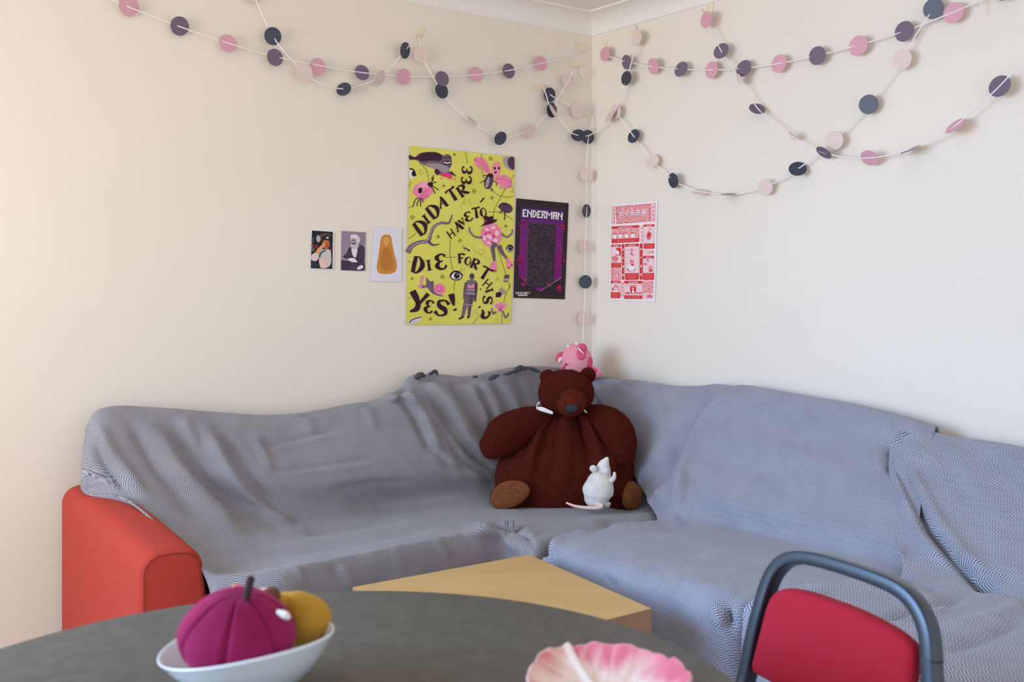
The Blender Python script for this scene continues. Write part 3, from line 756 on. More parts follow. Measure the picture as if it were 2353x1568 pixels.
for r, z in ((.040, 0), (.043, 0), (.044, .005), (.039, .005)):
    rg.append([plc+Vector((math.cos(2*math.pi*i/64)*r, math.sin(2*math.pi*i/64)*r, z)) for i in range(64)])
b.ring_loft(rg+[rg[0]], PORC, cap=False); lab(b.build('foot_ring', plate), 'white foot ring')

# ---------------------------------------------------------------- red chair
cl0 = Vector(((1700-CX)/F*1.85, 1.85, .556)); cr0 = Vector(((2135-CX)/F*1.50, 1.50, .686))
uu = Vector((cr0.x-cl0.x, cr0.y-cl0.y, 0)).normalized()
fw = Vector((-uu.y, uu.x, 0))                     # away from the sitter
if fw.x < 0: fw = -fw
lean = math.radians(10)
vv = (Vector((0, 0, 1))*math.cos(lean)+fw*math.sin(lean)).normalized()
pn = uu.cross(vv).normalized()
if pn.y < 0: pn = -pn
cq = Vector(((cl0.x+cr0.x)/2, (cl0.y+cr0.y)/2, .62))
def on_plane(px, py, off=0):
    d = Vector(((px-CX)/F, 1, -(py-HOR)/F)); o = Vector((0, 0, H))
    return o+d*((cq+pn*off-o).dot(pn)/d.dot(pn))
ch0 = (on_plane(1715, 1500)+on_plane(2128, 1500))/2
chair = thing('chair', 'stacking chair with crimson padded back and blue black metal frame at the round table', 'chair', Vector((ch0.x, ch0.y, 0)))
line = [(1702,1556),(1722,1455),(1742,1380),(1757,1335),(1773,1307),(1795,1288),(1825,1281),(1865,1286),(1920,1301),(1980,1321),(2035,1343),(2072,1367),(2100,1402),(2119,1450),(2126,1510),(2128,1568)]
fp = [on_plane(x, y) for x, y in line]
# legs run on straight down from the hoop to the floor, splaying back a little
def foot_of(a, b, zf):
    d = (a-b).normalized(); k = (a.z-.45)/max(.2, -d.z)
    m_ = a+d*k
    return m_
la, lb = foot_of(fp[0], fp[2], 0), foot_of(fp[-1], fp[-3], 0)
fl = [Vector((la.x+fw.x*.06, la.y+fw.y*.06, .012)), la]+fp+[lb, Vector((lb.x+fw.x*.06, lb.y+fw.y*.06, .012))]
def tube_flat(mb, pts, w, dp, m, sub=8, nrm=pn):
    pl = cr_list(pts, sub); rings = []
    for i, p in enumerate(pl):
        t = (pl[min(i+1, len(pl)-1)]-pl[max(i-1, 0)]).normalized()
        n = (nrm-t*nrm.dot(t)).normalized(); s_ = t.cross(n)
        rg = []
        for a in range(20):
            q = 2*math.pi*a/20; cx_, cy_ = math.cos(q), math.sin(q)
            e = .3
            rg.append(p+s_*math.copysign(abs(cx_)**e, cx_)*w/2+n*(math.copysign(abs(cy_)**e, cy_)*dp/2+dp/2))
        rings.append(rg)
    mb.ring_loft(rings, m)
b = MB(); tube_flat(b, fl, .0245, .034, CHAIRF); b.build('back_frame', chair)
pad = [(1722,1530),(1745,1440),(1757,1395),(1772,1366),(1800,1352),(1840,1356),(1900,1375),(1970,1402),(2040,1438),(2082,1468),(2098,1492),(2098,1540),(2092,1600)]
pp = cr_list([on_plane(x, y, .004) for x, y in pad], 6)
lowL, lowR = pp[0]+(pp[0]-pp[6])*.35, pp[-1]+Vector((0, 0, -.05))
outline = [lowL]+pp+[lowR]
cen = sum(outline, Vector())/len(outline)
b = MB(); rg = []
for q, o in ((.05, -.012), (.5, -.011), (.86, -.008), (.95, -.003), (.99, .004), (1.0, .012), (.99, .024), (.94, .03), (.3, .032), (.02, .032)):
    rg.append([cen+(p-cen)*q+pn*o for p in outline])
b.ring_loft(rg, CHAIRP); b.build('backrest', chair, subsurf=1)
sd = -fw
sc = Vector((ch0.x, ch0.y, 0))+sd*.21
b = MB(); rg = []
for q, z in ((.9, .43), (1, .44), (1.02, .46), (.97, .478), (.8, .484), (.02, .488)):
    rg.append([Vector((sc.x, sc.y, z))+uu*(math.copysign(abs(math.cos(t))**.5, math.cos(t))*.2*q)+sd*(math.copysign(abs(math.sin(t))**.5, math.sin(t))*.2*q) for t in [2*math.pi*k/48 for k in range(48)]])
b.ring_loft(rg, CHAIRP); b.build('seat', chair)
for s_ in (-1, 1):
    p = sc+uu*s_*.18+sd*.16
    b = MB(); b.sweep([Vector((p.x, p.y, .435)), Vector((p.x+sd.x*.03, p.y+sd.y*.03, .01))], [.0105, .0105], CHAIRF, seg=14); b.build('leg', chair)
    q0 = sc+uu*s_*.19-sd*.17
    b = MB(); b.sweep([Vector((p.x, p.y, .428)), Vector((q0.x, q0.y, .428))], [.009, .009], CHAIRF, seg=12); b.build('seat_rail', chair)

# ---------------------------------------------------------------- wall papers
GL = {}
def glyph(ch, bold=.0, shear=0):
    k = (ch, bold, shear)
    if k in GL: return GL[k]
    cu = bpy.data.curves.new('glyph', 'FONT'); cu.body = ch; cu.offset = bold; cu.shear = shear
    cu.resolution_u = 4; cu.align_x = 'LEFT'
    ob = bpy.data.objects.new('glyph', cu); COL.objects.link(ob)
    dg = bpy.context.evaluated_depsgraph_get(); ev = ob.evaluated_get(dg)
    me = ev.to_mesh()
    vs = [(v.co.x, v.co.y) for v in me.vertices]; fs = [list(p.vertices) for p in me.polygons]
    ev.to_mesh_clear(); bpy.data.objects.remove(ob); bpy.data.curves.remove(cu)
    if vs:
        x0, x1 = min(v[0] for v in vs), max(v[0] for v in vs); y0, y1 = min(v[1] for v in vs), max(v[1] for v in vs)
        vs = [((v[0]-(x0+x1)/2)/(y1-y0), (v[1]-(y0+y1)/2)/(y1-y0)) for v in vs]
    GL[k] = (vs, fs); return GL[k]
class Sheet:
    """A flat sheet on a wall; artwork coordinates are those of an enlarged view (scale, ox, oy)."""
    def __init__(s, side, scale, ox, oy, base=.0035):
        s.side, s.k, s.ox, s.oy, s.base = side, scale, ox, oy, base; s.mb = MB()
    def pt(s, x, y, layer=0):
        px, py = s.ox+x/s.k, s.oy+y/s.k
        o = s.base+.0004*layer
        return onL(px, py, o) if s.side == 'L' else onR(px, py, o)
    def poly(s, pts, c, layer=1, m=None):
        s.mb.poly([s.pt(x, y, layer) for x, y in pts], m or ink(c))
    def sheet(s, pts, c, m=None):                     # paper with a real thickness, just clear of the wall
        top = [s.pt(x, y, 0) for x, y in pts]
        n = nL if s.side == 'L' else nR
        bot = [p-n*.0006 for p in top]
        s.mb.ring_loft([bot, top], m or ink(c))
    def smooth(s, pts, c, layer=1, sub=6, m=None):
        P_ = [Vector((x, y, 0)) for x, y in pts]; n = len(P_); out = []
        for i in range(n):
            for k in range(sub): q = cr(P_[i-1], P_[i], P_[(i+1) % n], P_[(i+2) % n], k/sub); out.append((q.x, q.y))
        s.poly(out, c, layer, m)
    def ell(s, cx, cy, rx, ry, c, rot=0, layer=1, n=28, m=None):
        r = math.radians(rot); pts = []
        for i in range(n):
            t = 2*math.pi*i/n; x, y = math.cos(t)*rx, math.sin(t)*ry
            pts.append((cx+x*math.cos(r)-y*math.sin(r), cy+x*math.sin(r)+y*math.cos(r)))
        s.poly(pts, c, layer, m)
    def stroke(s, pts, w, c, layer=1, sub=6):
        ws = w if isinstance(w, (list, tuple)) else [w]*len(pts)
        q = cr_list([Vector((x, y, k)) for (x, y), k in zip(pts, ws)], sub); L_, R2 = [], []
        for i, p in enumerate(q):
            t = q[min(i+1, len(q)-1)]-q[max(i-1, 0)]; l = math.hypot(t.x, t.y) or 1
            nx, ny = -t.y/l*p.z/2, t.x/l*p.z/2
            L_.append((p.x+nx, p.y+ny)); R2.append((p.x-nx, p.y-ny))
        vs = [s.pt(x, y, layer) for x, y in L_+R2]; n = len(L_)
        s.mb.faces(vs, [[i, i+1, n+i+1, n+i] for i in range(n-1)], ink(c))
    def rect(s, x0, y0, x1, y1, c, layer=1, skew=0, m=None):   # skew: y shift per unit x
        f = lambda x, y: (x, y+skew*(x-x0))
        s.poly([f(x0, y0), f(x1, y0), f(x1, y1), f(x0, y1)], c, layer, m)
    def star(s, cx, cy, r, c, layer=1, w=3, rot=0):
        pts = [(cx+r*math.cos(math.radians(-90+rot+144*i)), cy+r*math.sin(math.radians(-90+rot+144*i))) for i in range(6)]
        for a, b in zip(pts[:-1], pts[1:]): s.stroke([a, b], w, c, layer, 1)
    def letter(s, ch, cx, cy, h, rot, c, sx=1, bold=.02, layer=2, shear=0):
        vs, fs = glyph(ch, bold, shear); r = math.radians(rot)
        out = []
        for x, y in vs:
            X, Y = x*h*sx, -y*h
            out.append(s.pt(cx+X*math.cos(r)-Y*math.sin(r), cy+X*math.sin(r)+Y*math.cos(r), layer))
        s.mb.faces(out, fs, ink(c))
    def text(s, body, x0, y0, x1, y1, h, c, bold=.02, layer=2, shear=0):   # a word laid between two points (baseline middle)
        vs, fs = glyph(body, bold, shear)
        if not vs: return
        wx = max(v[0] for v in vs)-min(v[0] for v in vs)
        L_ = math.hypot(x1-x0, y1-y0); sx = L_/(wx*h); r = math.atan2(y1-y0, x1-x0)
        s.letter(body, (x0+x1)/2, (y0+y1)/2, h, math.degrees(r), c, sx, bold, layer, shear)
    def done(s, name, label, cat, group=None):
        o = s.mb.build(name, smooth=False); return tag(o, label, cat, group)

# --- yellow-green tree poster
Y = Sheet('L', 3.563, 900, 320, base=.006)
YEL = mat('yellow_green_poster_paper', (226, 221, 108), .75, c2=(219, 213, 90), scale=5, spec=.25, bump=.12, bscale=6, bdist=.02)
DK, PK, HP, GR, LG = (52, 22, 44), (240, 140, 176), (240, 60, 120), (112, 94, 108), (190, 178, 184)
Y.sheet([(150,55),(575,100),(1008,147),(1003,560),(992,1120),(972,1510),(560,1517),(120,1520),(128,1100),(138,500)], None, YEL)
# folds of the unfolded sheet
for x0, y0, x1, y1 in ((575, 102, 560, 1515),): Y.stroke([(x0, y0), (x1, y1)], 3, (226, 224, 110), 1, 1)
Y.stroke([(130, 1160), (985, 1160)], 2.5, (224, 222, 104), 1, 1); Y.stroke([(140, 800), (998, 830)], 2, (222, 220, 100), 1, 1)
for ln in ([(600,105),(612,150),(620,200)], [(735,120),(738,260),(755,320)], [(815,400),(860,450),(940,475),(1000,466)], [(1000,295),(900,460),(840,580),(832,650)],
           [(790,595),(900,605),(993,662)], [(480,825),(478,950),(502,1085)], [(440,972),(485,966),(530,969)], [(515,1160),(510,1240)], [(865,890),(930,1090),(972,1225)],
           [(228,195),(285,255),(305,345)], [(136,565),(180,545)], [(132,815),(165,800),(198,770)], [(665,1513),(720,1440)], [(903,1508),(905,1420),(925,1300),(975,1185)],
           [(132,1000),(158,1008)], [(126,1298),(152,1302)]):
    Y.stroke(ln, 3.6, DK, 1)
for x, y, r in ((810,160,20),(675,425,22),(822,480,17),(426,381,13),(168,640,24),(381,800,17),(935,713,15),(560,832,17),(415,1126,22),(166,1142,13),(318,1472,16),(728,1228,9),(515,125,15)):
    Y.star(x, y, r, (96, 88, 34), 1, 2.6, rot=x % 40)
for ln in ([(560,560),(600,490),(590,540),(640,490),(640,540),(672,520)], [(225,285),(245,250),(222,270),(240,290),(270,270),(298,272)], [(655,880),(700,935),(750,940),(755,905),(720,905),(730,950),(790,982)],
           [(850,1165),(870,1125),(862,1160),(885,1150)], [(670,1450),(672,1400),(695,1395),(690,1440),(715,1420)], [(840,1500),(850,1470),(870,1475),(860,1505)], [(560,1080),(570,1050),(575,1085),(600,1060)], [(975,440),(1000,400),(985,438),(1000,432)], [(137,380),(160,345),(142,395),(158,375)]):
    Y.stroke(ln, 2.4, (150, 146, 50), 1)
# seal
Y.smooth([(146,128),(190,146),(230,116),(300,104),(370,108),(424,132),(455,122),(486,140),(492,180),(488,215),(470,262),(505,290),(530,305),(484,288),(430,276),(395,292),(374,284),(366,252),(300,226),(240,200),(205,172),(146,168)], GR, 2)
Y.smooth([(150,132),(195,150),(240,118),(310,106),(375,114),(415,140),(395,178),(320,175),(250,182),(210,166),(150,162)], (64, 34, 56), 3)
Y.smooth([(275,205),(340,196),(410,205),(470,235),(462,268),(420,274),(372,250),(320,232)], (160, 146, 156), 3)
Y.smooth([(416,180),(450,176),(488,184),(484,210),(450,212),(424,205)], (70, 40, 58), 4); Y.stroke([(425,186),(452,196),(484,190)], 9, (236, 228, 228), 5)
Y.ell(445,150,10,6,DK,10,4); Y.ell(474,150,9,6,DK,10,4); Y.ell(372,268,20,26,(70,44,60),-20,4); Y.stroke([(482,268),(506,288),(530,305)], [22,14,4], (70,44,60), 4)
Y.smooth([(398,288),(430,276),(470,282),(492,296),(494,316),(474,326),(452,312),(430,308),(408,300)], HP, 5); Y.ell(408,322,7,6,HP,0,5); Y.ell(516,326,7,6,HP,0,5)
def eye(cx, cy, rx, ry, rot=0, clip=None):
    Y.ell(cx, cy, rx, ry, DK, rot, 2); Y.ell(cx, cy+2, rx*.84, ry*.72, (238, 234, 236), rot, 3)
    Y.ell(cx+rx*.12, cy, ry*.62, ry*.66, (70, 62, 74), 0, 4); Y.ell(cx+rx*.12, cy, ry*.34, ry*.36, (16, 12, 18), 0, 5); Y.ell(cx+rx*.22, cy-ry*.2, ry*.12, ry*.12, (245,245,245), 0, 6)
    Y.stroke([(cx-rx*1.02, cy+ry*.25), (cx-rx*.4, cy-ry*.8), (cx+rx*.4, cy-ry*.8), (cx+rx*1.02, cy)], ry*.28, DK, 5)
Y.poly([(146,238),(175,248),(196,285),(196,308),(170,322),(144,316)], (238,234,236), 2); Y.stroke([(146,242),(178,252),(198,300)], 12, DK, 4); Y.ell(180,284,17,24,(60,52,62),-10,3); Y.ell(178,284,8,12,(16,12,18),0,4)
eye(528,1118,52,40,4); eye(968,894,28,30,6)
# moon
Y.smooth([(1002,149),(960,142),(918,148),(914,190),(932,228),(962,250),(1001,254),(1004,200)], (176,160,166), 2, sub=5); Y.smooth([(1002,152),(966,150),(948,180),(960,225),(1001,246)], (86,58,78), 3)
# winged insect with a pink head
Y.smooth([(676,158),(700,146),(740,150),(775,178),(796,225),(806,272),(790,288),(758,258),(742,226),(712,232),(700,206),(682,192)], PK, 2)
for x, y in ((682,170),(690,205),(704,222),(720,238),(738,262),(752,250)): Y.ell(x, y, 8, 8, PK, 0, 2)
Y.smooth([(842,322),(880,298),(930,294),(968,318),(988,372),(972,396),(930,396),(896,388),(866,360)], PK, 2)
for x, y in ((985,385),(962,392),(940,398),(915,398),(892,396),(976,350)): Y.ell(x, y, 9, 9, PK, 0, 2)
Y.stroke([(700,165),(745,215),(790,270)], 4, (216,98,142), 3); Y.stroke([(720,155),(770,210),(800,270)], 4, (216,98,142), 3); Y.stroke([(850,325),(910,325),(975,350)], 4, (216,98,142), 3)
for a in ([(800,300),(770,295),(745,300)], [(780,330),(745,345),(725,360)], [(835,340),(860,360),(858,385)], [(800,400),(820,410),(815,430)]): Y.stroke(a, 6, DK, 3)
Y.ell(795,345,36,66,(86,62,78),14,3); Y.ell(785,355,14,46,(168,152,160),14,4); Y.ell(812,296,24,16,DK,10,4)
Y.ell(856,245,36,62,(244,150,176),8,5); Y.ell(844,238,10,11,DK,0,6); Y.ell(878,238,9,11,DK,0,6); Y.ell(850,272,12,8,DK,0,6)
# pink gem with spiders
Y.poly([(245,346),(318,350),(344,428),(300,478),(246,506),(212,482),(166,432),(190,382)], PK, 2); Y.poly([(245,346),(318,350),(290,400),(215,395)], (248,168,194), 3); Y.poly([(212,482),(290,400),(300,478),(246,506)], (232,118,160), 3)
Y.ell(316,372,24,18,DK,30,4)
for a in ([(316,372),(338,330),(342,294)], [(322,372),(350,352),(366,358)], [(325,378),(360,400),(386,416)], [(320,385),(345,420),(356,450)], [(310,372),(330,345),(330,310)]): Y.stroke(a, 7, DK, 4)
Y.ell(234,420,16,24,DK,15,4); Y.stroke([(222,408),(248,400)], 5, DK, 4); Y.stroke([(220,428),(250,436)], 5, DK, 4)
for a in ([(230,482),(195,495),(172,556)], [(235,488),(210,520),(208,550)], [(240,485),(236,520),(238,552)], [(245,478),(255,500),(252,520)]): Y.stroke(a, 8, (88,66,84), 4)
# ant, flea, small bugs
for x, y in ((732,512),(742,498),(752,486)): Y.ell(x, y, 8, 6, DK, -50, 3)
for a in ([(728,505),(745,505)], [(735,490),(756,500)], [(745,482),(765,480)]): Y.stroke(a, 3, DK, 3, 2)
Y.ell(935,562,58,40,(84,50,84),24,3); Y.stroke([(890,540),(872,560)], 8, DK, 3, 2); Y.stroke([(925,598),(928,630),(922,662)], 8, DK, 3); Y.stroke([(905,585),(895,600),(880,592)], 6, DK, 3)
for i in range(5): Y.stroke([(905+i*18,538+i*6),(900+i*18,570+i*8)], 3, (150,116,150), 4, 1)
Y.ell(605,895,22,8,(120,70,120),20,3); Y.ell(630,910,12,8,(90,50,90),20,3); Y.stroke([(590,880),(575,870)], 3, DK, 3, 1); Y.stroke([(600,905),(590,920)], 3, DK, 3, 1)
# branch
Y.stroke([(132,930),(160,880),(225,845),(298,832),(318,780),(345,720),(400,686),(462,688),(484,655),(496,618)], [44,40,30,32,28,24,22,20,14,10], (124,102,120), 2); Y.stroke([(300,835),(335,866),(395,860)], [22,18,5], (104,82,102), 2)
Y.stroke([(140,905),(200,856),(290,828),(335,730),(400,680)], 7, (182,166,178), 3)
# pink moon figure with a hat
Y.ell(816,785,86,98,PK,0,3)
for x, y, a, b_, r in ((780,740,18,10,20),(830,725,22,12,-10),(860,770,16,24,10),(800,800,30,14,30),(760,810,12,22,0),(850,830,20,16,0),(800,850,24,10,10)): Y.ell(x, y, a, b_, (250,206,222), r, 4)
for x, y, a, b_, r in ((800,765,16,10,0),(835,795,12,20,10),(770,775,10,14,0),(820,845,14,9,0)): Y.ell(x, y, a, b_, (226,76,130), r, 5)
Y.smooth([(722,716),(758,688),(755,640),(772,628),(800,636),(826,630),(836,662),(856,654),(858,672),(810,694),(760,706)], DK, 6); Y.star(768,668,10,HP,7,5)
for a in ([(742,806),(700,803),(668,790),(640,752),(636,722)], [(898,774),(926,796),(950,800),(984,770),(988,738)]): Y.stroke(a, [20,18,16,14,12], (132,112,126), 3)
Y.stroke([(852,850),(828,890),(834,940),(842,1000)], [50,36,28,18], GR, 4); Y.stroke([(878,870),(905,930),(930,960),(946,985)], [36,30,22,16], GR, 4)
Y.smooth([(826,1004),(854,1002),(860,1050),(852,1078),(800,1060),(806,1040)], PK, 5); Y.ell(806,1068,12,11,HP,0,5); Y.ell(846,1078,12,11,HP,0,5)
Y.smooth([(938,984),(956,976),(976,1008),(992,1026),(980,1052),(950,1052)], PK, 5); Y.ell(958,1054,10,9,HP,0,5); Y.ell(984,1030,9,9,HP,0,5)
# suit of armour
Y.ell(657,1124,20,27,(96,80,92),0,3); Y.stroke([(642,1120),(672,1122)], 6, DK, 4, 1)
Y.smooth([(612,1165),(655,1152),(700,1168),(690,1220),(682,1278),(645,1290),(602,1278),(608,1220)], (128,110,122), 3); Y.smooth([(625,1186),(648,1200),(672,1186),(676,1215),(650,1218),(622,1214)], PK, 5)
Y.stroke([(610,1176),(598,1240),(592,1312)], [26,20,14], GR, 3); Y.stroke([(692,1180),(690,1250),(682,1330)], [24,20,16], (90,70,84), 3)
Y.stroke([(622,1280),(600,1370),(580,1455)], [44,34,22], (120,102,114), 3); Y.stroke([(660,1280),(640,1370),(632,1455)], [40,30,20], (100,80,94), 3)
Y.stroke([(586,1455),(548,1474)], [18,10], DK, 4, 2); Y.stroke([(634,1452),(618,1466)], [18,12], DK, 4, 2)
for a in ([(618,1230),(680,1234)], [(612,1262),(682,1266)], [(600,1350),(622,1356)], [(632,1356),(654,1360)]): Y.stroke(a, 5, (206,196,204), 5, 1)
# snail
Y.smooth([(282,1132),(300,1150),(318,1165),(344,1164),(346,1222),(380,1262),(424,1288),(360,1276),(318,1250),(288,1216),(240,1222),(222,1204),(240,1190),(280,1196)], (116,92,116), 2)
Y.ell(392,1226,48,46,PK,0,3); Y.ell(388,1226,30,28,(232,112,156),0,4); Y.ell(386,1224,14,13,PK,0,5); Y.stroke([(256,1118),(246,1150),(238,1196)], [16,22,8], PK, 3); Y.ell(232,1206,20,14,PK,0,3)
# mushrooms, lotus with arms, fish
Y.poly([(918,1142),(926,1112),(966,1112),(960,1140),(940,1172),(914,1166)], (96,74,90), 3); Y.poly([(918,1142),(960,1140),(955,1160),(914,1160)], (176,164,172), 4)
Y.poly([(872,1232),(902,1214),(934,1240),(932,1270),(900,1262)], (168,152,160), 3); Y.poly([(854,1258),(880,1250),(904,1262),(890,1294),(852,1294)], DK, 4)
for k in range(7):
    a = math.radians(-160+k*23); Y.stroke([(890,1412),(890+36*math.cos(a),1385+30*math.sin(a)),(890+66*math.cos(a),1390+58*math.sin(a))], [16,26,3], PK if k % 2 else (246,178,200), 3+k % 2)
for a in ([(818,1382),(832,1428),(856,1412)], [(912,1408),(932,1462),(960,1424)]): Y.stroke(a, [10,16,14], (126,104,118), 3)
Y.smooth([(124,1514),(150,1480),(200,1458),(248,1454),(232,1486),(196,1510)], (214,206,214), 3); Y.stroke([(150,1490),(200,1466),(246,1456)], 9, (96,78,92), 4); Y.ell(150,1498,6,6,DK,0,5)
# lettering
LET = [('D',238,722,118,-36,1.0),('I',283,655,84,-36,1),('D',340,590,112,-38,1.0),('A',416,514,94,-20,.95),('T',500,455,112,-32,.95),('R',580,422,96,-34,1.0),('E',612,335,82,-96,.9),('E',618,252,82,-88,.9),
       ('H',487,775,74,-34,.95),('A',545,712,84,-34,.9),('V',578,676,64,-40,.9),('E',628,634,76,-22,.95),('T',693,604,92,-8,.85),('O',752,600,84,-4,.72),
       ('D',214,1030,132,12,.85),('I',305,1032,90,-8,1),('E',404,1004,124,-8,.85),
       ('F',572,976,82,-2,.95),('O',626,998,78,14,.8),('R',684,1022,84,24,.95),
       ('T',766,1100,108,32,1.05),('H',784,1186,74,40,1.0),('I',800,1240,66,72,1),('S',786,1318,80,92,1.15),('?',752,1412,112,138,1.0),
       ('Y',220,1338,176,10,.95),('E',308,1372,104,12,.75),('S',412,1382,136,14,1.05),('!',506,1336,140,-22,1.5)]
SF = {                                             # flared display letters: strokes of varying width in a unit box
 'D': [([(.2,.02),(.18,.5),(.2,.98)],[.20,.26,.22]), ([(.0,.04),(.55,.03),(.92,.48),(.55,.97),(.0,.96)],[.05,.10,.30,.12,.05])],
 'I': [([(.5,.03),(.5,.97)],[.22,.24]), ([(.2,.05),(.5,.07),(.8,.03)],[.04,.10,.05]), ([(.2,.97),(.5,.94),(.82,.96)],[.05,.10,.04])],
 'A': [([(.55,.0),(.3,.5),(.05,.98)],[.06,.10,.12]), ([(.45,.0),(.66,.5),(.86,.98)],[.14,.28,.24]), ([(.22,.64),(.7,.62)],[.06,.07]), ([(-.08,.97),(.22,.97)],[.06,.05]), ([(.66,.97),(1.02,.97)],[.05,.06])],
 'T': [([(.0,.12),(.25,.05),(.75,.06),(1.0,.0)],[.16,.10,.12,.18]), ([(.5,.05),(.5,.97)],[.16,.26])],
 'R': [([(.2,.03),(.2,.97)],[.22,.24]), ([(.0,.05),(.6,.03),(.84,.25),(.6,.46),(.2,.5)],[.05,.12,.26,.12,.05]), ([(.42,.48),(.62,.72),(.98,.98)],[.08,.26,.14]), ([(.0,.97),(.4,.97)],[.05,.05])],
 'E': [([(.92,.2),(.8,.05),(.45,.02),(.14,.22),(.4,.46),(.68,.46)],[.18,.12,.12,.28,.10,.07]), ([(.62,.49),(.36,.5),(.08,.74),(.42,.98),(.8,.94),(.96,.76)],[.07,.12,.30,.14,.12,.16])],
 'H': [([(.15,.0),(.15,1)],[.13,.13]), ([(.85,.0),(.85,1)],[.13,.13]), ([(.15,.5),(.85,.46)],[.10,.10])],
 'V': [([(.05,.02),(.3,.5),(.48,.98)],[.24,.26,.10]), ([(.92,.05),(.72,.5),(.48,.98)],[.16,.08,.06])],
 'O': [([(.5,.02),(.12,.3),(.14,.7),(.5,.98)],[.05,.20,.20,.05]), ([(.5,.02),(.86,.3),(.88,.7),(.5,.98)],[.05,.08,.12,.05])],
 'F': [([(.24,.02),(.24,.98)],[.22,.24]), ([(.0,.06),(.5,.05),(.95,.14)],[.06,.12,.20]), ([(.24,.48),(.7,.46)],[.07,.16]), ([(.04,.97),(.46,.97)],[.05,.05])],
 'S': [([(.92,.2),(.6,.03),(.2,.16),(.3,.42),(.72,.56),(.82,.82),(.42,.98),(.06,.8)],[.22,.10,.16,.26,.28,.16,.10,.22])],
 'Y': [([(.02,.02),(.3,.3),(.5,.56)],[.30,.28,.18]), ([(.98,.02),(.74,.32),(.5,.6)],[.20,.14,.12]), ([(.5,.5),(.46,.8),(.1,.98)],[.22,.24,.08])],
 '?': [([(.1,.24),(.3,.04),(.72,.04),(.86,.28),(.56,.48),(.5,.68)],[.22,.12,.16,.28,.18,.10]), ([(.5,.9),(.5,.99)],[.2,.2])],
 '!': [([(.55,.0),(.5,.4),(.46,.70)],[.36,.26,.08]), ([(.44,.88),(.44,.99)],[.2,.2])],
}
for ch, x, y, h, r, sx in LET:
    a = math.radians(r); wd_ = h*sx*.82
    for pts_, ws_ in SF[ch]:
        q = [((px_-.5)*wd_, (py_-.5)*h) for px_, py_ in pts_]
        Y.stroke([(x+u_*math.cos(a)-v_*math.sin(a), y+u_*math.sin(a)+v_*math.cos(a)) for u_, v_ in q], [k*h for k in ws_], DK, 7, 5)
Y.done('poster', 'large yellow green collage poster about a tree, the biggest sheet on the left wall', 'poster')

# --- purple game poster (the figure is left out; a mottled dark panel stands in)
E = Sheet('L', 5.808, 1160, 440)
E.sheet([(155,92),(852,158),(802,1440),(117,1420)], (50, 40, 46))
def eb(x, y):                                        # bilinear position on the poster
    a = Vector((155, 92)).lerp(Vector((852, 158)), x); b_ = Vector((117, 1420)).lerp(Vector((802, 1440)), x)
    q = a.lerp(b_, y); return (q.x, q.y)
def eq(x0, y0, x1, y1, c, layer): E.poly([eb(x0, y0), eb(x1, y0), eb(x1, y1), eb(x0, y1)], c, layer)
cols_ = [(86, 38, 116), (100, 38, 120), (112, 36, 122), (122, 34, 120), (128, 32, 116), (126, 30, 112), (120, 32, 112)]
for i, c in enumerate(cols_): eq(.085, .085+i*.1, .915, .085+(i+1)*.1, c, 1)
E.poly([eb(.085,.785), eb(.915,.785), eb(.5,.93)], (116, 34, 112), 1)
rnd = random.Random(4)
for i in range(16):                                  # generic mottled dark block
    for j in range(30):
        x, y = .24+i*.0325, .24+j*.0215
        k = rnd.choice([0, 0, 0, 1, 2]); c = [(66, 56, 68), (54, 46, 58), (44, 38, 48)][k]
        eq(x, y, x+.0326, y+.0216, c, 2)
for x0, y0, x1, y1 in ((.232,.232,.768,.24), (.232,.232,.24,.885), (.76,.232,.768,.885), (.232,.878,.768,.886)): eq(x0, y0, x1, y1, (34, 28, 38), 3)
E.stroke([eb(.235,.235), eb(.765,.235)], 3, (120,116,150), 4, 1); E.stroke([eb(.235,.235), eb(.235,.86)], 3, (120,130,160), 4, 1)
for cx_, cy_, n_, sz in ((265,430,9,16),(755,480,12,18),(200,930,13,18),(750,925,8,16),(245,1215,8,18),(742,1295,9,16),(792,850,3,16),(310,530,3,14),(195,478,3,14),(660,560,3,13),(590,1250,3,12)):
    for _ in range(n_*2):
        x, y = cx_+round(rnd.gauss(0, 1.3))*sz, cy_+round(rnd.gauss(0, 1.6))*sz
        if 125 < x < 800 and 150 < y < 1380: E.rect(x-sz/2, y-sz/2, x+sz/2, y+sz/2, (176, 36, 112), 5, .06)
E.stroke([(470,1335),(760,1145)], 4, (196,180,196), 5, 1); E.stroke([(200,180),(815,240)], 3, (92,82,92), 3, 1); E.stroke([(380,1396),(785,1416)], 3, (92,82,92), 3, 1)
PF = {'E': ['111','100','110','100','111'], 'N': ['1001','1101','1011','1001','1001'], 'D': ['110','101','101','101','110'], 'R': ['111','101','110','101','101'], 'M': ['10001','11011','10101','10001','10001'], 'A': ['111','101','111','101','101'],
      'I': ['1','1','1','1','1'], 'C': ['111','100','100','100','111'], 'F': ['111','100','110','100','100'], 'T': ['111','010','010','010','010']}
def pixel_word(word, p00, p10, p01, c, layer):
    wid = sum(len(PF[ch][0]) for ch in word)+.55*(len(word)-1); x = 0
    ux = (p10[0]-p00[0], p10[1]-p00[1]); uy = (p01[0]-p00[0], p01[1]-p00[1])
    f = lambda a, b_: (p00[0]+ux[0]*a/wid+uy[0]*b_/5, p00[1]+ux[1]*a/wid+uy[1]*b_/5)
    for ch in word:
        g = PF[ch]
        for r in range(5):
            for k, q in enumerate(g[r]):
                if q == '1': E.poly([f(x+k-.04, r-.02), f(x+k+1.04, r-.02), f(x+k+1.04, r+1.02), f(x+k-.04, r+1.02)], c, layer)
        x += len(g[0])+.55
pixel_word('ENDERMAN', (244,248), (778,294), (238,350), (60, 26, 70), 6)
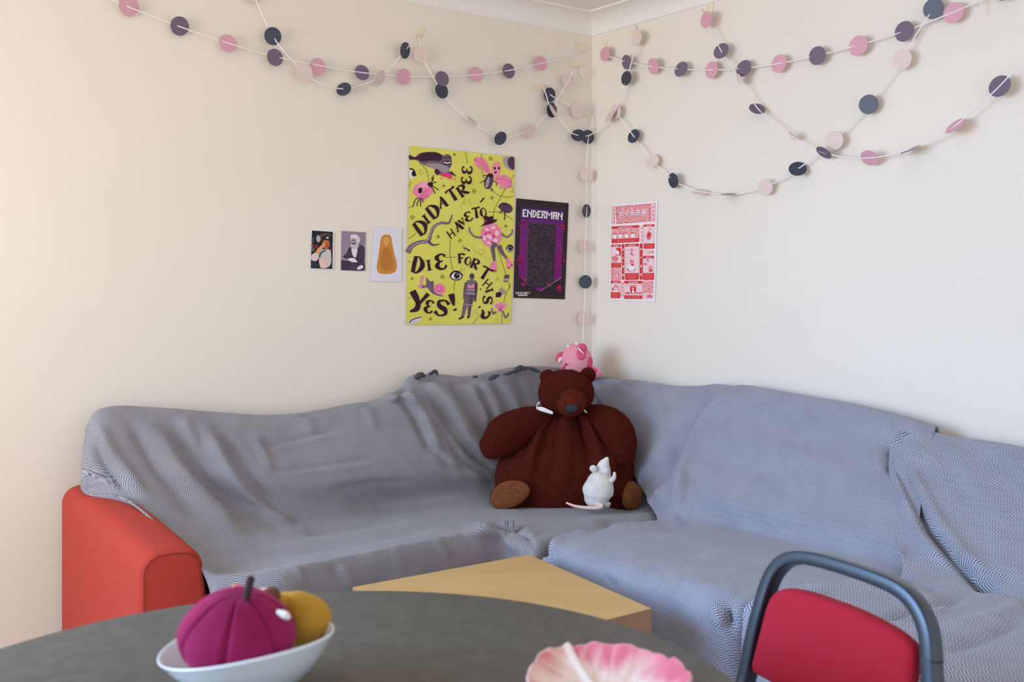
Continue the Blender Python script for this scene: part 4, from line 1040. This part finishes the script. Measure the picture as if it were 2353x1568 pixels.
pixel_word('ENDERMAN', (240,238), (774,284), (234,338), (236, 230, 236), 7)
pixel_word('MINECRAFT', (142,1340), (336,1344), (140,1374), (206, 200, 204), 7)
E.rect(174,1380,302,1397,(226,190,160),7)
E.done('poster', 'dark purple pixel style poster lettered in white, between the yellow poster and the corner', 'poster')

# --- red and white news-sheet poster
Rr = Sheet('R', 6.03, 1380, 450)
RED, PKR, WHT = (214, 52, 56), (240, 176, 182), (238, 232, 236)
MOT = NT('red_line_artwork'); MOT.l(MOT.ramp(MOT.noise(230, 4, rough=.7), [(.42, lin((238,226,232))), (.50, lin((232,140,146))), (.58, lin((214,60,64)))]), MOT.b.inputs['Base Color']); MOT.b.inputs['Roughness'].default_value = .75
Rr.sheet([(140,125),(790,75),(755,1475),(120,1440)], WHT)
def fr_(pts, c=(222,90,98), w=4):
    for a, b_ in zip(pts, pts[1:]+pts[:1]): Rr.stroke([a, b_], w, c, 2, 1)
hd = [(212,152),(692,112),(690,352),(224,388)]; Rr.poly(hd, PKR, 1, MOT.m); fr_(hd, RED, 5); fr_([(226,166),(680,128),(678,340),(236,374)], RED, 2.5)
for k, ch in enumerate('包大师時報'):
    x = 292+k*78; y = 262-k*7
    Rr.letter(ch, x+4, y+5, 92, -4, (196,40,50), .72, .03, 4); Rr.letter(ch, x, y, 92, -4, (246,238,244), .72, .012, 5)
for q in ([(158,152),(200,149),(195,388),(155,392)], [(708,110),(757,105),(752,355),(705,358)]):
    Rr.poly(q, (244,206,212), 1); fr_(q, RED, 4)
    for k in range(4): Rr.rect(q[0][0]+14, q[0][1]+36+k*54, q[0][0]+30, q[0][1]+60+k*54, (226,120,130), 3)
def rrect(x0, y0, x1, y1, c, r=12, layer=1, m=None, sk=-.03):
    pts = []
    for cx_, cy_, a0 in ((x1-r, y0+r, -90), (x1-r, y1-r, 0), (x0+r, y1-r, 90), (x0+r, y0+r, 180)):
        for k in range(5): a = math.radians(a0+k*22.5); x = cx_+r*math.cos(a); pts.append((x, cy_+r*math.sin(a)+sk*(x-x0)))
    Rr.poly(pts, c, layer, m)
def lines(x0, y0, x1, y1, n, sk):
    for k in range(n):
        y = y0+(y1-y0)*(k+.5)/n; ind = (x1-x0)*(.1 if k == n-1 else 0)
        Rr.stroke([(x0+ind, y+sk*ind), (x1-ind, y+sk*(x1-x0-ind))], 2.6, (240,150,156), 4, 1)
def panel(x0, y0, x1, y1, hb, fb, title, sk):
    rrect(x0, y0, x1, y1, RED, 14, 1, None, sk)
    Rr.rect(x0+3, hb, x1-3, fb, (240,208,216), 2, sk)
    Rr.text(title, x0+(x1-x0)*.25, (y0+hb)/2+sk*(x1-x0)*.25+2, x1-(x1-x0)*.25, (y0+hb)/2+sk*(x1-x0)*.75+2, 15, WHT, .02, 4)
    lines(x0+(x1-x0)*.13, fb+10, x1-(x1-x0)*.13, y1-10, max(2, int((y1-fb)/15)), sk)
panel(152,426,538,660,462,602,'IIIIIIIIIIIIIII',-.05)
Rr.rect(156,466,534,598,PKR,3,-.05,MOT.m)
for x in (195,275,360,450): Rr.ell(x, 568-(x-155)*.05, 26, 30, WHT, 0, 4); Rr.ell(x-4, 530-(x-155)*.05, 13, 9, RED, 0, 5)
rrect(553,398,592,660,(246,222,226),18,1); fr_([(556,415),(589,413),(589,645),(556,648)], (236,150,158), 3)
for k in range(4): Rr.rect(564,432+k*56,581,462+k*56,(234,140,150),3)
panel(596,398,748,738,430,664,'IIIIIIIII',-.03)
Rr.ell(672,545,34,66,(232,120,128),14,4); Rr.ell(668,540,20,40,RED,14,5); Rr.ell(690,500,16,14,WHT,0,5); Rr.stroke([(648,600),(690,602)],7,RED,5,1); Rr.stroke([(660,462),(700,466)],6,RED,5,1)
rrect(590,752,740,816,(246,222,226),16,1); fr_([(598,757),(734,752),(732,808),(598,812)], (230,120,130), 3)
for k, ch in enumerate('广告天地'): Rr.letter(ch, 622+k*32, 786-k*1.5, 36, -2, (222,90,98), .8, .0, 4)
panel(588,832,742,1170,872,1072,'IIIIIIIIIII',-.01)
Rr.smooth([(590,950),(625,930),(655,945),(625,965)],(232,130,138),4); Rr.stroke([(640,885),(668,910)],14,RED,4,2); Rr.ell(690,1010,30,46,(236,150,158),0,4); Rr.ell(696,1035,24,14,RED,0,5); Rr.stroke([(655,1048),(735,1050)],6,RED,4,1)
panel(146,676,285,1000,710,932,'IIIIIIIII',-.01)
Rr.smooth([(212,745),(235,720),(270,725),(284,770),(276,825),(250,830),(262,790),(240,760)],RED,4); Rr.ell(240,780,24,30,WHT,0,3); Rr.ell(200,870,46,36,(232,120,128),10,4); Rr.stroke([(205,815),(235,828)],12,RED,5,2); Rr.stroke([(160,918),(230,924)],6,RED,4,1)
for x0, y0, x1, y1 in ((294,668,330,1166),(541,662,584,1166)):
    rrect(x0, y0, x1, y1, RED, 10, 1, None, -.02)
    for k, ch in enumerate('包什麼呢'): Rr.letter(ch, (x0+x1)/2, y0+78+k*118, 36, -2, WHT, .8, .01, 4)
    for k in range(3): Rr.ell((x0+x1)/2, y0+137+k*118, 4, 4, WHT, 0, 4)
panel(338,668,532,1168,706,1074,'IIIIIIIIII',-.02)
for x, y, a, b_ in ((432,752,22,16),(425,800,18,22),(445,820,16,12),(420,905,14,24),(446,912,20,18),(438,950,26,18)): Rr.ell(x, y, a, b_, (234,126,134), 15, 4)
Rr.ell(422,1022,56,26,RED,0,4); Rr.ell(426,1000,48,44,WHT,0,5); Rr.ell(440,960,16,14,RED,0,6)
for a in ([(372,755),(405,742)], [(470,748),(496,748)], [(474,810),(514,818)], [(360,855),(398,850)], [(352,952),(394,932)]): Rr.stroke(a, 4, (224,90,98), 4, 1)
Rr.rect(142,1006,284,1170,PKR,1,-.01,MOT.m); Rr.rect(582,1180,733,1350,PKR,1,0,MOT.m)
panel(140,1176,277,1422,1212,1338,'IIIIIIII',0)
for a in ([(160,1310),(190,1270),(215,1235)], [(215,1250),(245,1285)], [(230,1300),(262,1312)], [(155,1290),(180,1315)]): Rr.stroke(a, 10, RED, 4, 2)
rrect(284,1178,320,1424,(246,222,226),16,1,None,0); fr_([(288,1190),(316,1190),(316,1412),(288,1412)], (236,150,158), 3)
for k in range(4): Rr.rect(294,1205+k*52,310,1232+k*52,(230,130,140),3)
panel(326,1178,580,1430,1216,1380,'IIIIIIII',.01)
Rr.smooth([(412,1268),(490,1268),(478,1355),(424,1355)],RED,4); Rr.rect(405,1240,494,1268,(232,120,128),5); Rr.ell(452,1335,16,24,WHT,0,5); Rr.ell(450,1292,14,16,(240,190,196),0,5)
for x in (350,375,395,505,535,560): Rr.ell(x, 1350, 10, 14, RED, 0, 4)
for a in ([(340,1265),(390,1240)], [(505,1250),(550,1242)], [(345,1240),(385,1225)], [(515,1280),(545,1305)]): Rr.stroke(a, 3.5, (224,90,98), 4, 1)
rrect(580,1354,735,1436,(246,214,220),16,1,None,0); fr_([(586,1360),(729,1360),(729,1430),(586,1430)], (230,130,140), 3)
Rr.ell(612,1390,16,18,(240,180,188),0,3); Rr.rect(645,1374,708,1388,RED,3); Rr.rect(640,1396,716,1412,RED,3)
Rr.done('poster', 'red and white printed sheet of boxed comics with a Chinese headline on the right wall', 'poster')

# --- three small pictures
A_ = Sheet('L', 9.224, 690, 500)
A_.sheet([(235,262),(716,294),(700,1108),(208,1092)], (232, 232, 238))
A_.poly([(248,276),(692,306),(680,1092),(222,1076)], (34, 36, 46), 1)
for x, y, rx, ry, c, r in ((262,480,26,60,(84,80,70),0),(265,640,28,90,(110,104,88),-10),(330,620,60,50,(110,44,46),0),(650,650,30,90,(84,44,48),0),(560,370,110,40,(70,78,64),8),(300,990,80,60,(44,60,60),0)): A_.ell(x, y, rx, ry, c, r, 2)
A_.smooth([(400,900),(380,760),(430,690),(540,670),(640,700),(656,840),(655,960),(600,1050),(500,1076),(420,1050)], (206,196,196), 3)
A_.smooth([(395,900),(440,880),(520,900),(560,980),(540,1060),(440,1064),(405,990)], (232,196,180), 4)
A_.ell(545,560,80,95,(196,112,62),0,4); A_.smooth([(440,480),(470,400),(560,370),(640,420),(625,490),(540,480)], (44,52,50), 5)
A_.ell(385,450,48,75,(172,170,164),0,4); A_.smooth([(400,380),(470,355),(560,350),(600,380),(520,400),(440,420)], (112,70,54), 4); A_.ell(578,430,26,18,(220,214,196),0,6)
A_.stroke([(345,790),(400,690),(470,610),(520,540)], [100,80,64,34], (222,160,120), 5); A_.ell(310,840,80,90,(224,202,196),30,6); A_.stroke([(400,850),(450,740),(540,690)], 36, (64,110,112), 6)
A_.stroke([(560,560),(570,600)], 14, (120,60,34), 6, 1); A_.stroke([(600,555),(626,562)], 10, (70,34,24), 6, 1); A_.ell(560,640,40,34,(178,96,56),0,5)
A_.done('photo_print', 'small dark print of a person in a feathered cap, leftmost of the three little pictures', 'picture', 'small pictures on the left wall')
A_ = Sheet('L', 9.224, 690, 500)
A_.sheet([(876,286),(1384,316),(1374,1134),(864,1116)], (150, 134, 152))
A_.poly([(1090,300),(1380,318),(1374,700),(1200,560)], (142, 126, 146), 1)
A_.smooth([(1030,640),(1110,600),(1240,580),(1340,620),(1366,760),(1350,920),(1356,1110),(1070,1108),(1060,940),(920,860),(930,800),(990,740)], (72, 60, 78), 2)
A_.smooth([(1094,640),(1204,640),(1200,760),(1168,850),(1110,800),(1090,720)], (224,220,228), 3)
A_.ell(1165,470,104,108,(214,206,212),0,4); A_.ell(1150,590,92,76,(196,186,194),0,5); A_.ell(1130,500,58,58,(168,148,156),0,5); A_.ell(1140,400,80,44,(226,220,224),0,6)
A_.stroke([(1080,488),(1150,492)], 14, (96,80,96), 7, 1); A_.stroke([(1085,556),(1170,560)], 22, (76,62,76), 7, 1); A_.ell(1116,522,16,22,(206,192,198),0,7)
A_.poly([(866,900),(1062,920),(1060,1122),(866,1116)], (66,54,72), 3); A_.poly([(868,860),(1040,880),(1060,925),(866,905)], (150,140,152), 4)
A_.smooth([(1010,880),(1080,860),(1150,870),(1210,940),(1130,950),(1060,930)], (232,228,230), 5); A_.smooth([(1210,1060),(1290,1010),(1338,1050),(1270,1100),(1210,1100)], (226,222,226), 5)
A_.stroke([(930,830),(1050,840),(1090,800)], 16, (52,42,58), 4); A_.stroke([(1180,900),(1280,920),(1350,890)], 14, (52,42,58), 4); A_.stroke([(1060,1060),(1160,1062)], 12, (120,108,124), 4, 1)
A_.done('photo_print', 'small grey photograph of a seated bearded person, middle of the three little pictures', 'picture', 'small pictures on the left wall')
A_ = Sheet('L', 9.224, 690, 500)
A_.sheet([(1556,204),(2150,238),(2145,700),(2152,1362),(1484,1352),(1530,700)], (226, 222, 236))
# the printed character is left out: a plain soft orange and ochre blot stands in
A_.smooth([(1720,420),(1820,360),(1920,400),(1950,560),(1990,760),(2040,960),(2030,1120),(1960,1180),(1800,1200),(1660,1170),(1620,1040),(1650,860),(1680,640)], (206,140,62), 1)
A_.smooth([(1740,700),(1850,640),(1920,760),(1970,980),(1900,1120),(1760,1120),(1700,960)], (186,122,52), 2)
A_.smooth([(1760,460),(1840,420),(1890,480),(1860,580),(1780,580)], (222,164,88), 2)
A_.done('photo_print', 'small white card with an orange blot, beside the yellow poster', 'picture', 'small pictures on the left wall')

# ---------------------------------------------------------------- garlands of paper discs
DC = {'p': (D_PINK, 'pink paper disc'), 'u': (D_PURP, 'plum grey paper disc'), 'b': (D_BLUS, 'blush paper disc'), 'n': (D_NAVY, 'navy paper disc')}
def wp(px, py, off, side=None):
    if side is None: side = 'L' if px < 1362 else 'R'
    return onL(px, py, off) if side == 'L' else onR(px, py, off)
def garland(label, discs, string, off=.034, sides=None, rad=.0026, extra=None):
    root = thing('paper_garland', label, 'garland', wp(string[0][0], string[0][1], off, sides), 'paper disc garlands')
    sp = [wp(q[0], q[1], q[2] if len(q) > 2 else off, sides) for q in string]
    b = MB(); b.sweep(sp, [rad]*len(sp), STRING, seg=8, sub=8, roundcap=False)
    for ex in (extra or []):
        q = [wp(x, y, off, sides) for x, y in ex]; b.sweep(q, [rad*.9]*len(q), STRING, seg=8, sub=6, roundcap=False)
    b.build('string', root)
    for dsc in discs:
        px, py, maj, ratio, ang, c = dsc[:6]
        o = off+(dsc[6] if len(dsc) > 6 else .0)
        p = wp(px, py, o, sides)
        view = (p-Vector((0, 0, H))).normalized()
        rt = Vector((1, 0, 0)); rt = (rt-view*rt.dot(view)).normalized(); upv = rt.cross(view)
        a = math.radians(ang); m1 = rt*math.cos(a)+upv*math.sin(a)           # long axis seen from the room
        m2 = upv*math.cos(a)-rt*math.sin(a)
        tl = math.acos(max(.02, min(1, ratio)))
        # turn the disc about its long axis, to the side that keeps it parallel to its wall
        wn = nL if (sides or ('L' if px < 1362 else 'R')) == 'L' else nR
        best = None
        for sg in (1, -1):
            nrm = -view*math.cos(tl)+m2*math.sin(tl)*sg
            k = abs(nrm.dot(wn))
            if best is None or k > best[0]: best = (k, nrm)
        nrm = best[1]; m2 = nrm.cross(m1).normalized()
        R0 = maj/2/F*p.y
        mb = MB(); rg = []
        for h_ in (-.0005, .0005): rg.append([p+nrm*h_+m1*math.cos(2*math.pi*i/40)*R0+m2*math.sin(2*math.pi*i/40)*R0 for i in range(40)])
        mb.ring_loft(rg, DC[c][0]); mb_o = mb.build('paper_disc', root, smooth=False); lab(mb_o, DC[c][1])
    return root
garland('pink and plum grey disc garland strung high across the left wall',
 [(296,14,46,.94,90,'p'),(413,60,43,.94,70,'u'),(524,100,42,.90,130,'p'),(632,132,39,.90,110,'u',.004),(731,153,39,.88,120,'p'),(832,167,36,.86,130,'u'),(928,176,37,.86,90,'p',.004),(1016,181,35,.84,120,'u',.004),(1095,171,35,.84,125,'p'),(1169,163,34,.80,110,'u'),(1243,145,34,.78,115,'p')],
 [(225,-16),(296,16),(413,61),(524,99),(632,130),(731,150),(832,167),(928,175),(1016,176),(1095,172),(1169,162),(1243,146),(1300,131),(1340,118,.004)])
garland('navy and blush disc garland looping in two swags on the left wall',
 [(580,-10,38,.9,90,'b',.004),(627,83,40,.95,90,'n',.004),(699,167,41,.93,90,'b',.008),(790,205,35,.78,30,'n',.004),(873,179,36,.62,62,'b',.004),(931,116,37,.60,84,'n',.004),(968,126,38,.90,110,'b',.004),(1015,209,35,.80,115,'n',.004),(1085,278,30,.28,-40,'b'),(1150,318,32,.80,55,'n',.004),(1217,301,35,.72,65,'b',.004),(1268,253,34,.68,95,'n',.004),(1306,186,35,.78,105,'b')],
 [(575,-30),(598,22),(627,83),(665,132),(699,165),(722,184),(755,199),(790,204),(830,196),(873,178),(903,150),(931,116),(950,92),(960,80,.006),(966,100),(975,140),(1000,185),(1020,218),(1050,252),(1085,282),(1150,317),(1185,311),(1217,300),(1245,275),(1268,253),(1285,222),(1306,187),(1318,162),(1324,153,.005)],
 extra=[[(1334,155),(1341,160),(1350,168)], [(1334,156),(1337,168),(1342,177),(1346,176)]])
garland('navy and blush disc garland crossing low through the corner below the masking tape',
 [(1272,256,33,.25,120,'b',.010),(1329,311,33,.80,0,'n'),(1402,266,38,.24,55,'b'),(1439,180,33,.68,80,'n',.004),(1463,88,35,.62,80,'b')],
 [(1248,197,.006),(1256,222),(1263,243),(1280,266),(1305,297),(1318,308),(1345,313),(1368,304),(1390,284),(1412,258),(1425,225),(1439,182),(1452,140),(1462,95),(1459,58,.006)], off=.045)
garland('blush and navy disc garland hanging straight down in the corner of the room',
 [(1263,218,33,.80,95,'n',-.012),(1327,254,33,.92,90,'b'),(1351,315,32,.88,100,'n'),(1348,403,31,.94,90,'b'),(1348,485,31,.62,90,'n'),(1344,568,32,.82,100,'b'),(1345,648,31,.97,90,'n',.004),(1342,732,31,.88,90,'b')],
 [(1250,202,.006),(1266,219,.02),(1300,238),(1327,252),(1350,262),(1361,269,.02),(1358,290),(1352,316),(1349,360),(1348,403),(1348,485),(1345,568),(1345,648),(1342,732),(1340,770),(1341,790)], sides='L', off=.032)
garland('navy and blush disc garland dipping in one deep swag across the right wall',
 [(1416,257,33,.62,82,'b'),(1456,313,33,.72,60,'n'),(1498,370,34,.78,40,'b',.004),(1547,415,35,.62,100,'n',.004),(1609,441,36,.33,5,'b'),(1676,446,38,.07,2,'n'),(1758,430,37,.90,110,'b',.004),(1833,388,40,.78,0,'n',.004),(1917,323,43,.92,90,'b',.006),(1996,240,44,.97,90,'n',.004),(2073,137,46,.86,80,'b',.004),(2145,20,46,.97,90,'n',.004)],
 [(1410,243,.005),(1420,264),(1437,287),(1456,313),(1476,342),(1498,369),(1547,414),(1580,431),(1609,441),(1676,447),(1720,441),(1758,430),(1795,412),(1833,389),(1875,358),(1917,324),(1955,284),(1996,240),(2035,188),(2073,137),(2110,72),(2145,20),(2165,-15)])
garland('pink and plum grey disc garland strung high across the right wall',
 [(1390,124,33,.62,80,'p',.003),(1440,143,33,.65,100,'u',.003),(1501,152,36,.68,100,'p',.003),(1565,159,36,.72,60,'u',.003),(1635,161,38,.72,85,'p'),(1709,157,39,.76,60,'u',.003),(1790,146,41,.78,75,'p'),(1878,128,42,.86,80,'u',.003),(1972,105,46,.85,75,'p',.003),(2078,72,46,.87,75,'u',.003),(2191,29,48,.85,60,'p'),(2308,-22,46,.85,60,'u',.003)],
 [(1378,116,.005),(1390,126),(1440,142),(1501,153),(1565,159),(1635,161),(1709,157),(1790,146),(1878,128),(1972,104),(2078,72),(2145,46),(2191,28),(2255,0),(2308,-22),(2380,-60)],
 extra=[[(2254,0),(2255,18),(2252,34)]])
garland('pink and plum grey disc garland sloping down to the right wall edge',
 [(1623,45,38,.66,80,'p',.003),(1657,117,38,.76,50,'u'),(1700,182,28,.34,-60,'b'),(1740,250,38,.58,-15,'u'),(1822,313,26,.36,-40,'b'),(1893,351,40,.45,-35,'u',.003),(1998,363,42,.74,-30,'p'),(2093,343,46,.09,25,'u'),(2195,289,50,.34,40,'p'),(2297,198,50,.85,60,'u')],
 [(1612,22,.005),(1630,60),(1657,117),(1680,152),(1700,182),(1740,248),(1780,284),(1822,315),(1860,336),(1893,351),(1945,362),(1998,363),(2045,356),(2093,343),(2145,321),(2195,289),(2250,242),(2297,198),(2353,136),(2410,60)], off=.05)
# strips of masking tape
def tape(label, px, py, w, h, ang, side=None):
    a = math.radians(ang); q = []
    for x, y in ((-w/2, -h/2), (w/2, -h/2), (w/2, h/2), (-w/2, h/2)):
        q.append((px+x*math.cos(a)-y*math.sin(a), py+x*math.sin(a)+y*math.cos(a)))
    side = side or ('L' if px < 1362 else 'R'); n = nL if side == 'L' else nR
    lo = [wp(x, y, .0012, side) for x, y in q]; hi = [p+n*.0009 for p in lo]
    b = MB(); b.ring_loft([lo, hi], TAPE); o = b.build('masking_tape', smooth=False)
    tag(o, label, 'tape', 'strips of masking tape')
tape('strip of masking tape standing upright where the two swags meet on the left wall', 963, 78, 14, 34, 20)
tape('strip of masking tape lying level left of the topmost navy disc near the corner', 1236, 200, 30, 13, 2)
tape('strip of masking tape ending the high pink garland on the left wall', 1336, 110, 34, 14, 22)
tape('strip of masking tape above the white string bow just left of the corner', 1322, 148, 34, 14, 15)
tape('strip of masking tape at the top of the blush disc below the right cornice', 1455, 72, 36, 13, -8)
tape('strip of masking tape at the pink disc nearest the corner on the right wall', 1386, 108, 12, 34, 12)
tape('strip of masking tape above the pink disc at the top middle of the right wall', 1632, 18, 14, 28, 10)
tape('strip of masking tape behind the blush disc where the deep swag starts', 1406, 250, 26, 12, -30)

# ---------------------------------------------------------------- light
wd = bpy.data.worlds.new('daylight'); S.world = wd; wd.use_nodes = True
nt = wd.node_tree; bg = nt.nodes['Background']
tcn = nt.nodes.new('ShaderNodeTexCoord'); sp = nt.nodes.new('ShaderNodeSeparateXYZ'); nt.links.new(tcn.outputs['Generated'], sp.inputs[0])
mr = nt.nodes.new('ShaderNodeMapRange'); mr.inputs[1].default_value = -.35; mr.inputs[2].default_value = .35; nt.links.new(sp.outputs[2], mr.inputs[0])
rp = nt.nodes.new('ShaderNodeValToRGB'); rp.color_ramp.elements[0].color = (1.0, .94, .88, 1); rp.color_ramp.elements[1].color = (.86, .92, 1.0, 1)
nt.links.new(mr.outputs[0], rp.inputs[0]); nt.links.new(rp.outputs[0], bg.inputs['Color']); bg.inputs['Strength'].default_value = .73
def area(name, loc, look, sx, sy, power, col, spread=180):
    la = bpy.data.lights.new(name, 'AREA'); la.shape = 'RECTANGLE'; la.size = sx; la.size_y = sy; la.energy = power; la.color = col
    la.spread = math.radians(spread)
    o = bpy.data.objects.new(name, la); COL.objects.link(o); o.location = loc
    o.rotation_euler = (Vector(look)-Vector(loc)).to_track_quat('-Z', 'Y').to_euler()
    return o
wc = eL+nL*1.45
area('window_sky_light', (wc.x, wc.y, 1.85), (1.7, 2.6, .15), 2.0, 1.3, 16, (.20, .52, 1.0), 80)
area('window_ground_bounce', (wc.x, wc.y, 1.40), (.4, 3.4, 2.4), 2.0, 1.1, 19, (1.0, .92, .82), 150)

# ---------------------------------------------------------------- camera
cam = bpy.data.cameras.new('camera'); co = bpy.data.objects.new('camera', cam); COL.objects.link(co)
co.location = (0, 0, H); co.rotation_euler = (math.pi/2, 0, 0)
cam.sensor_fit = 'HORIZONTAL'; cam.sensor_width = 36; cam.lens = F/2353*36
cam.shift_y = -(784-HOR)/2353
cam.clip_start = .05
cam.dof.use_dof = True; cam.dof.focus_distance = 3.85; cam.dof.aperture_fstop = 4.5
S.camera = co
S.cycles.max_bounces = 8
S.view_settings.view_transform = 'Standard'; S.view_settings.look = 'None'
S.view_settings.gamma = 1; S.view_settings.use_curve_mapping = False; S.view_settings.exposure = 0.86
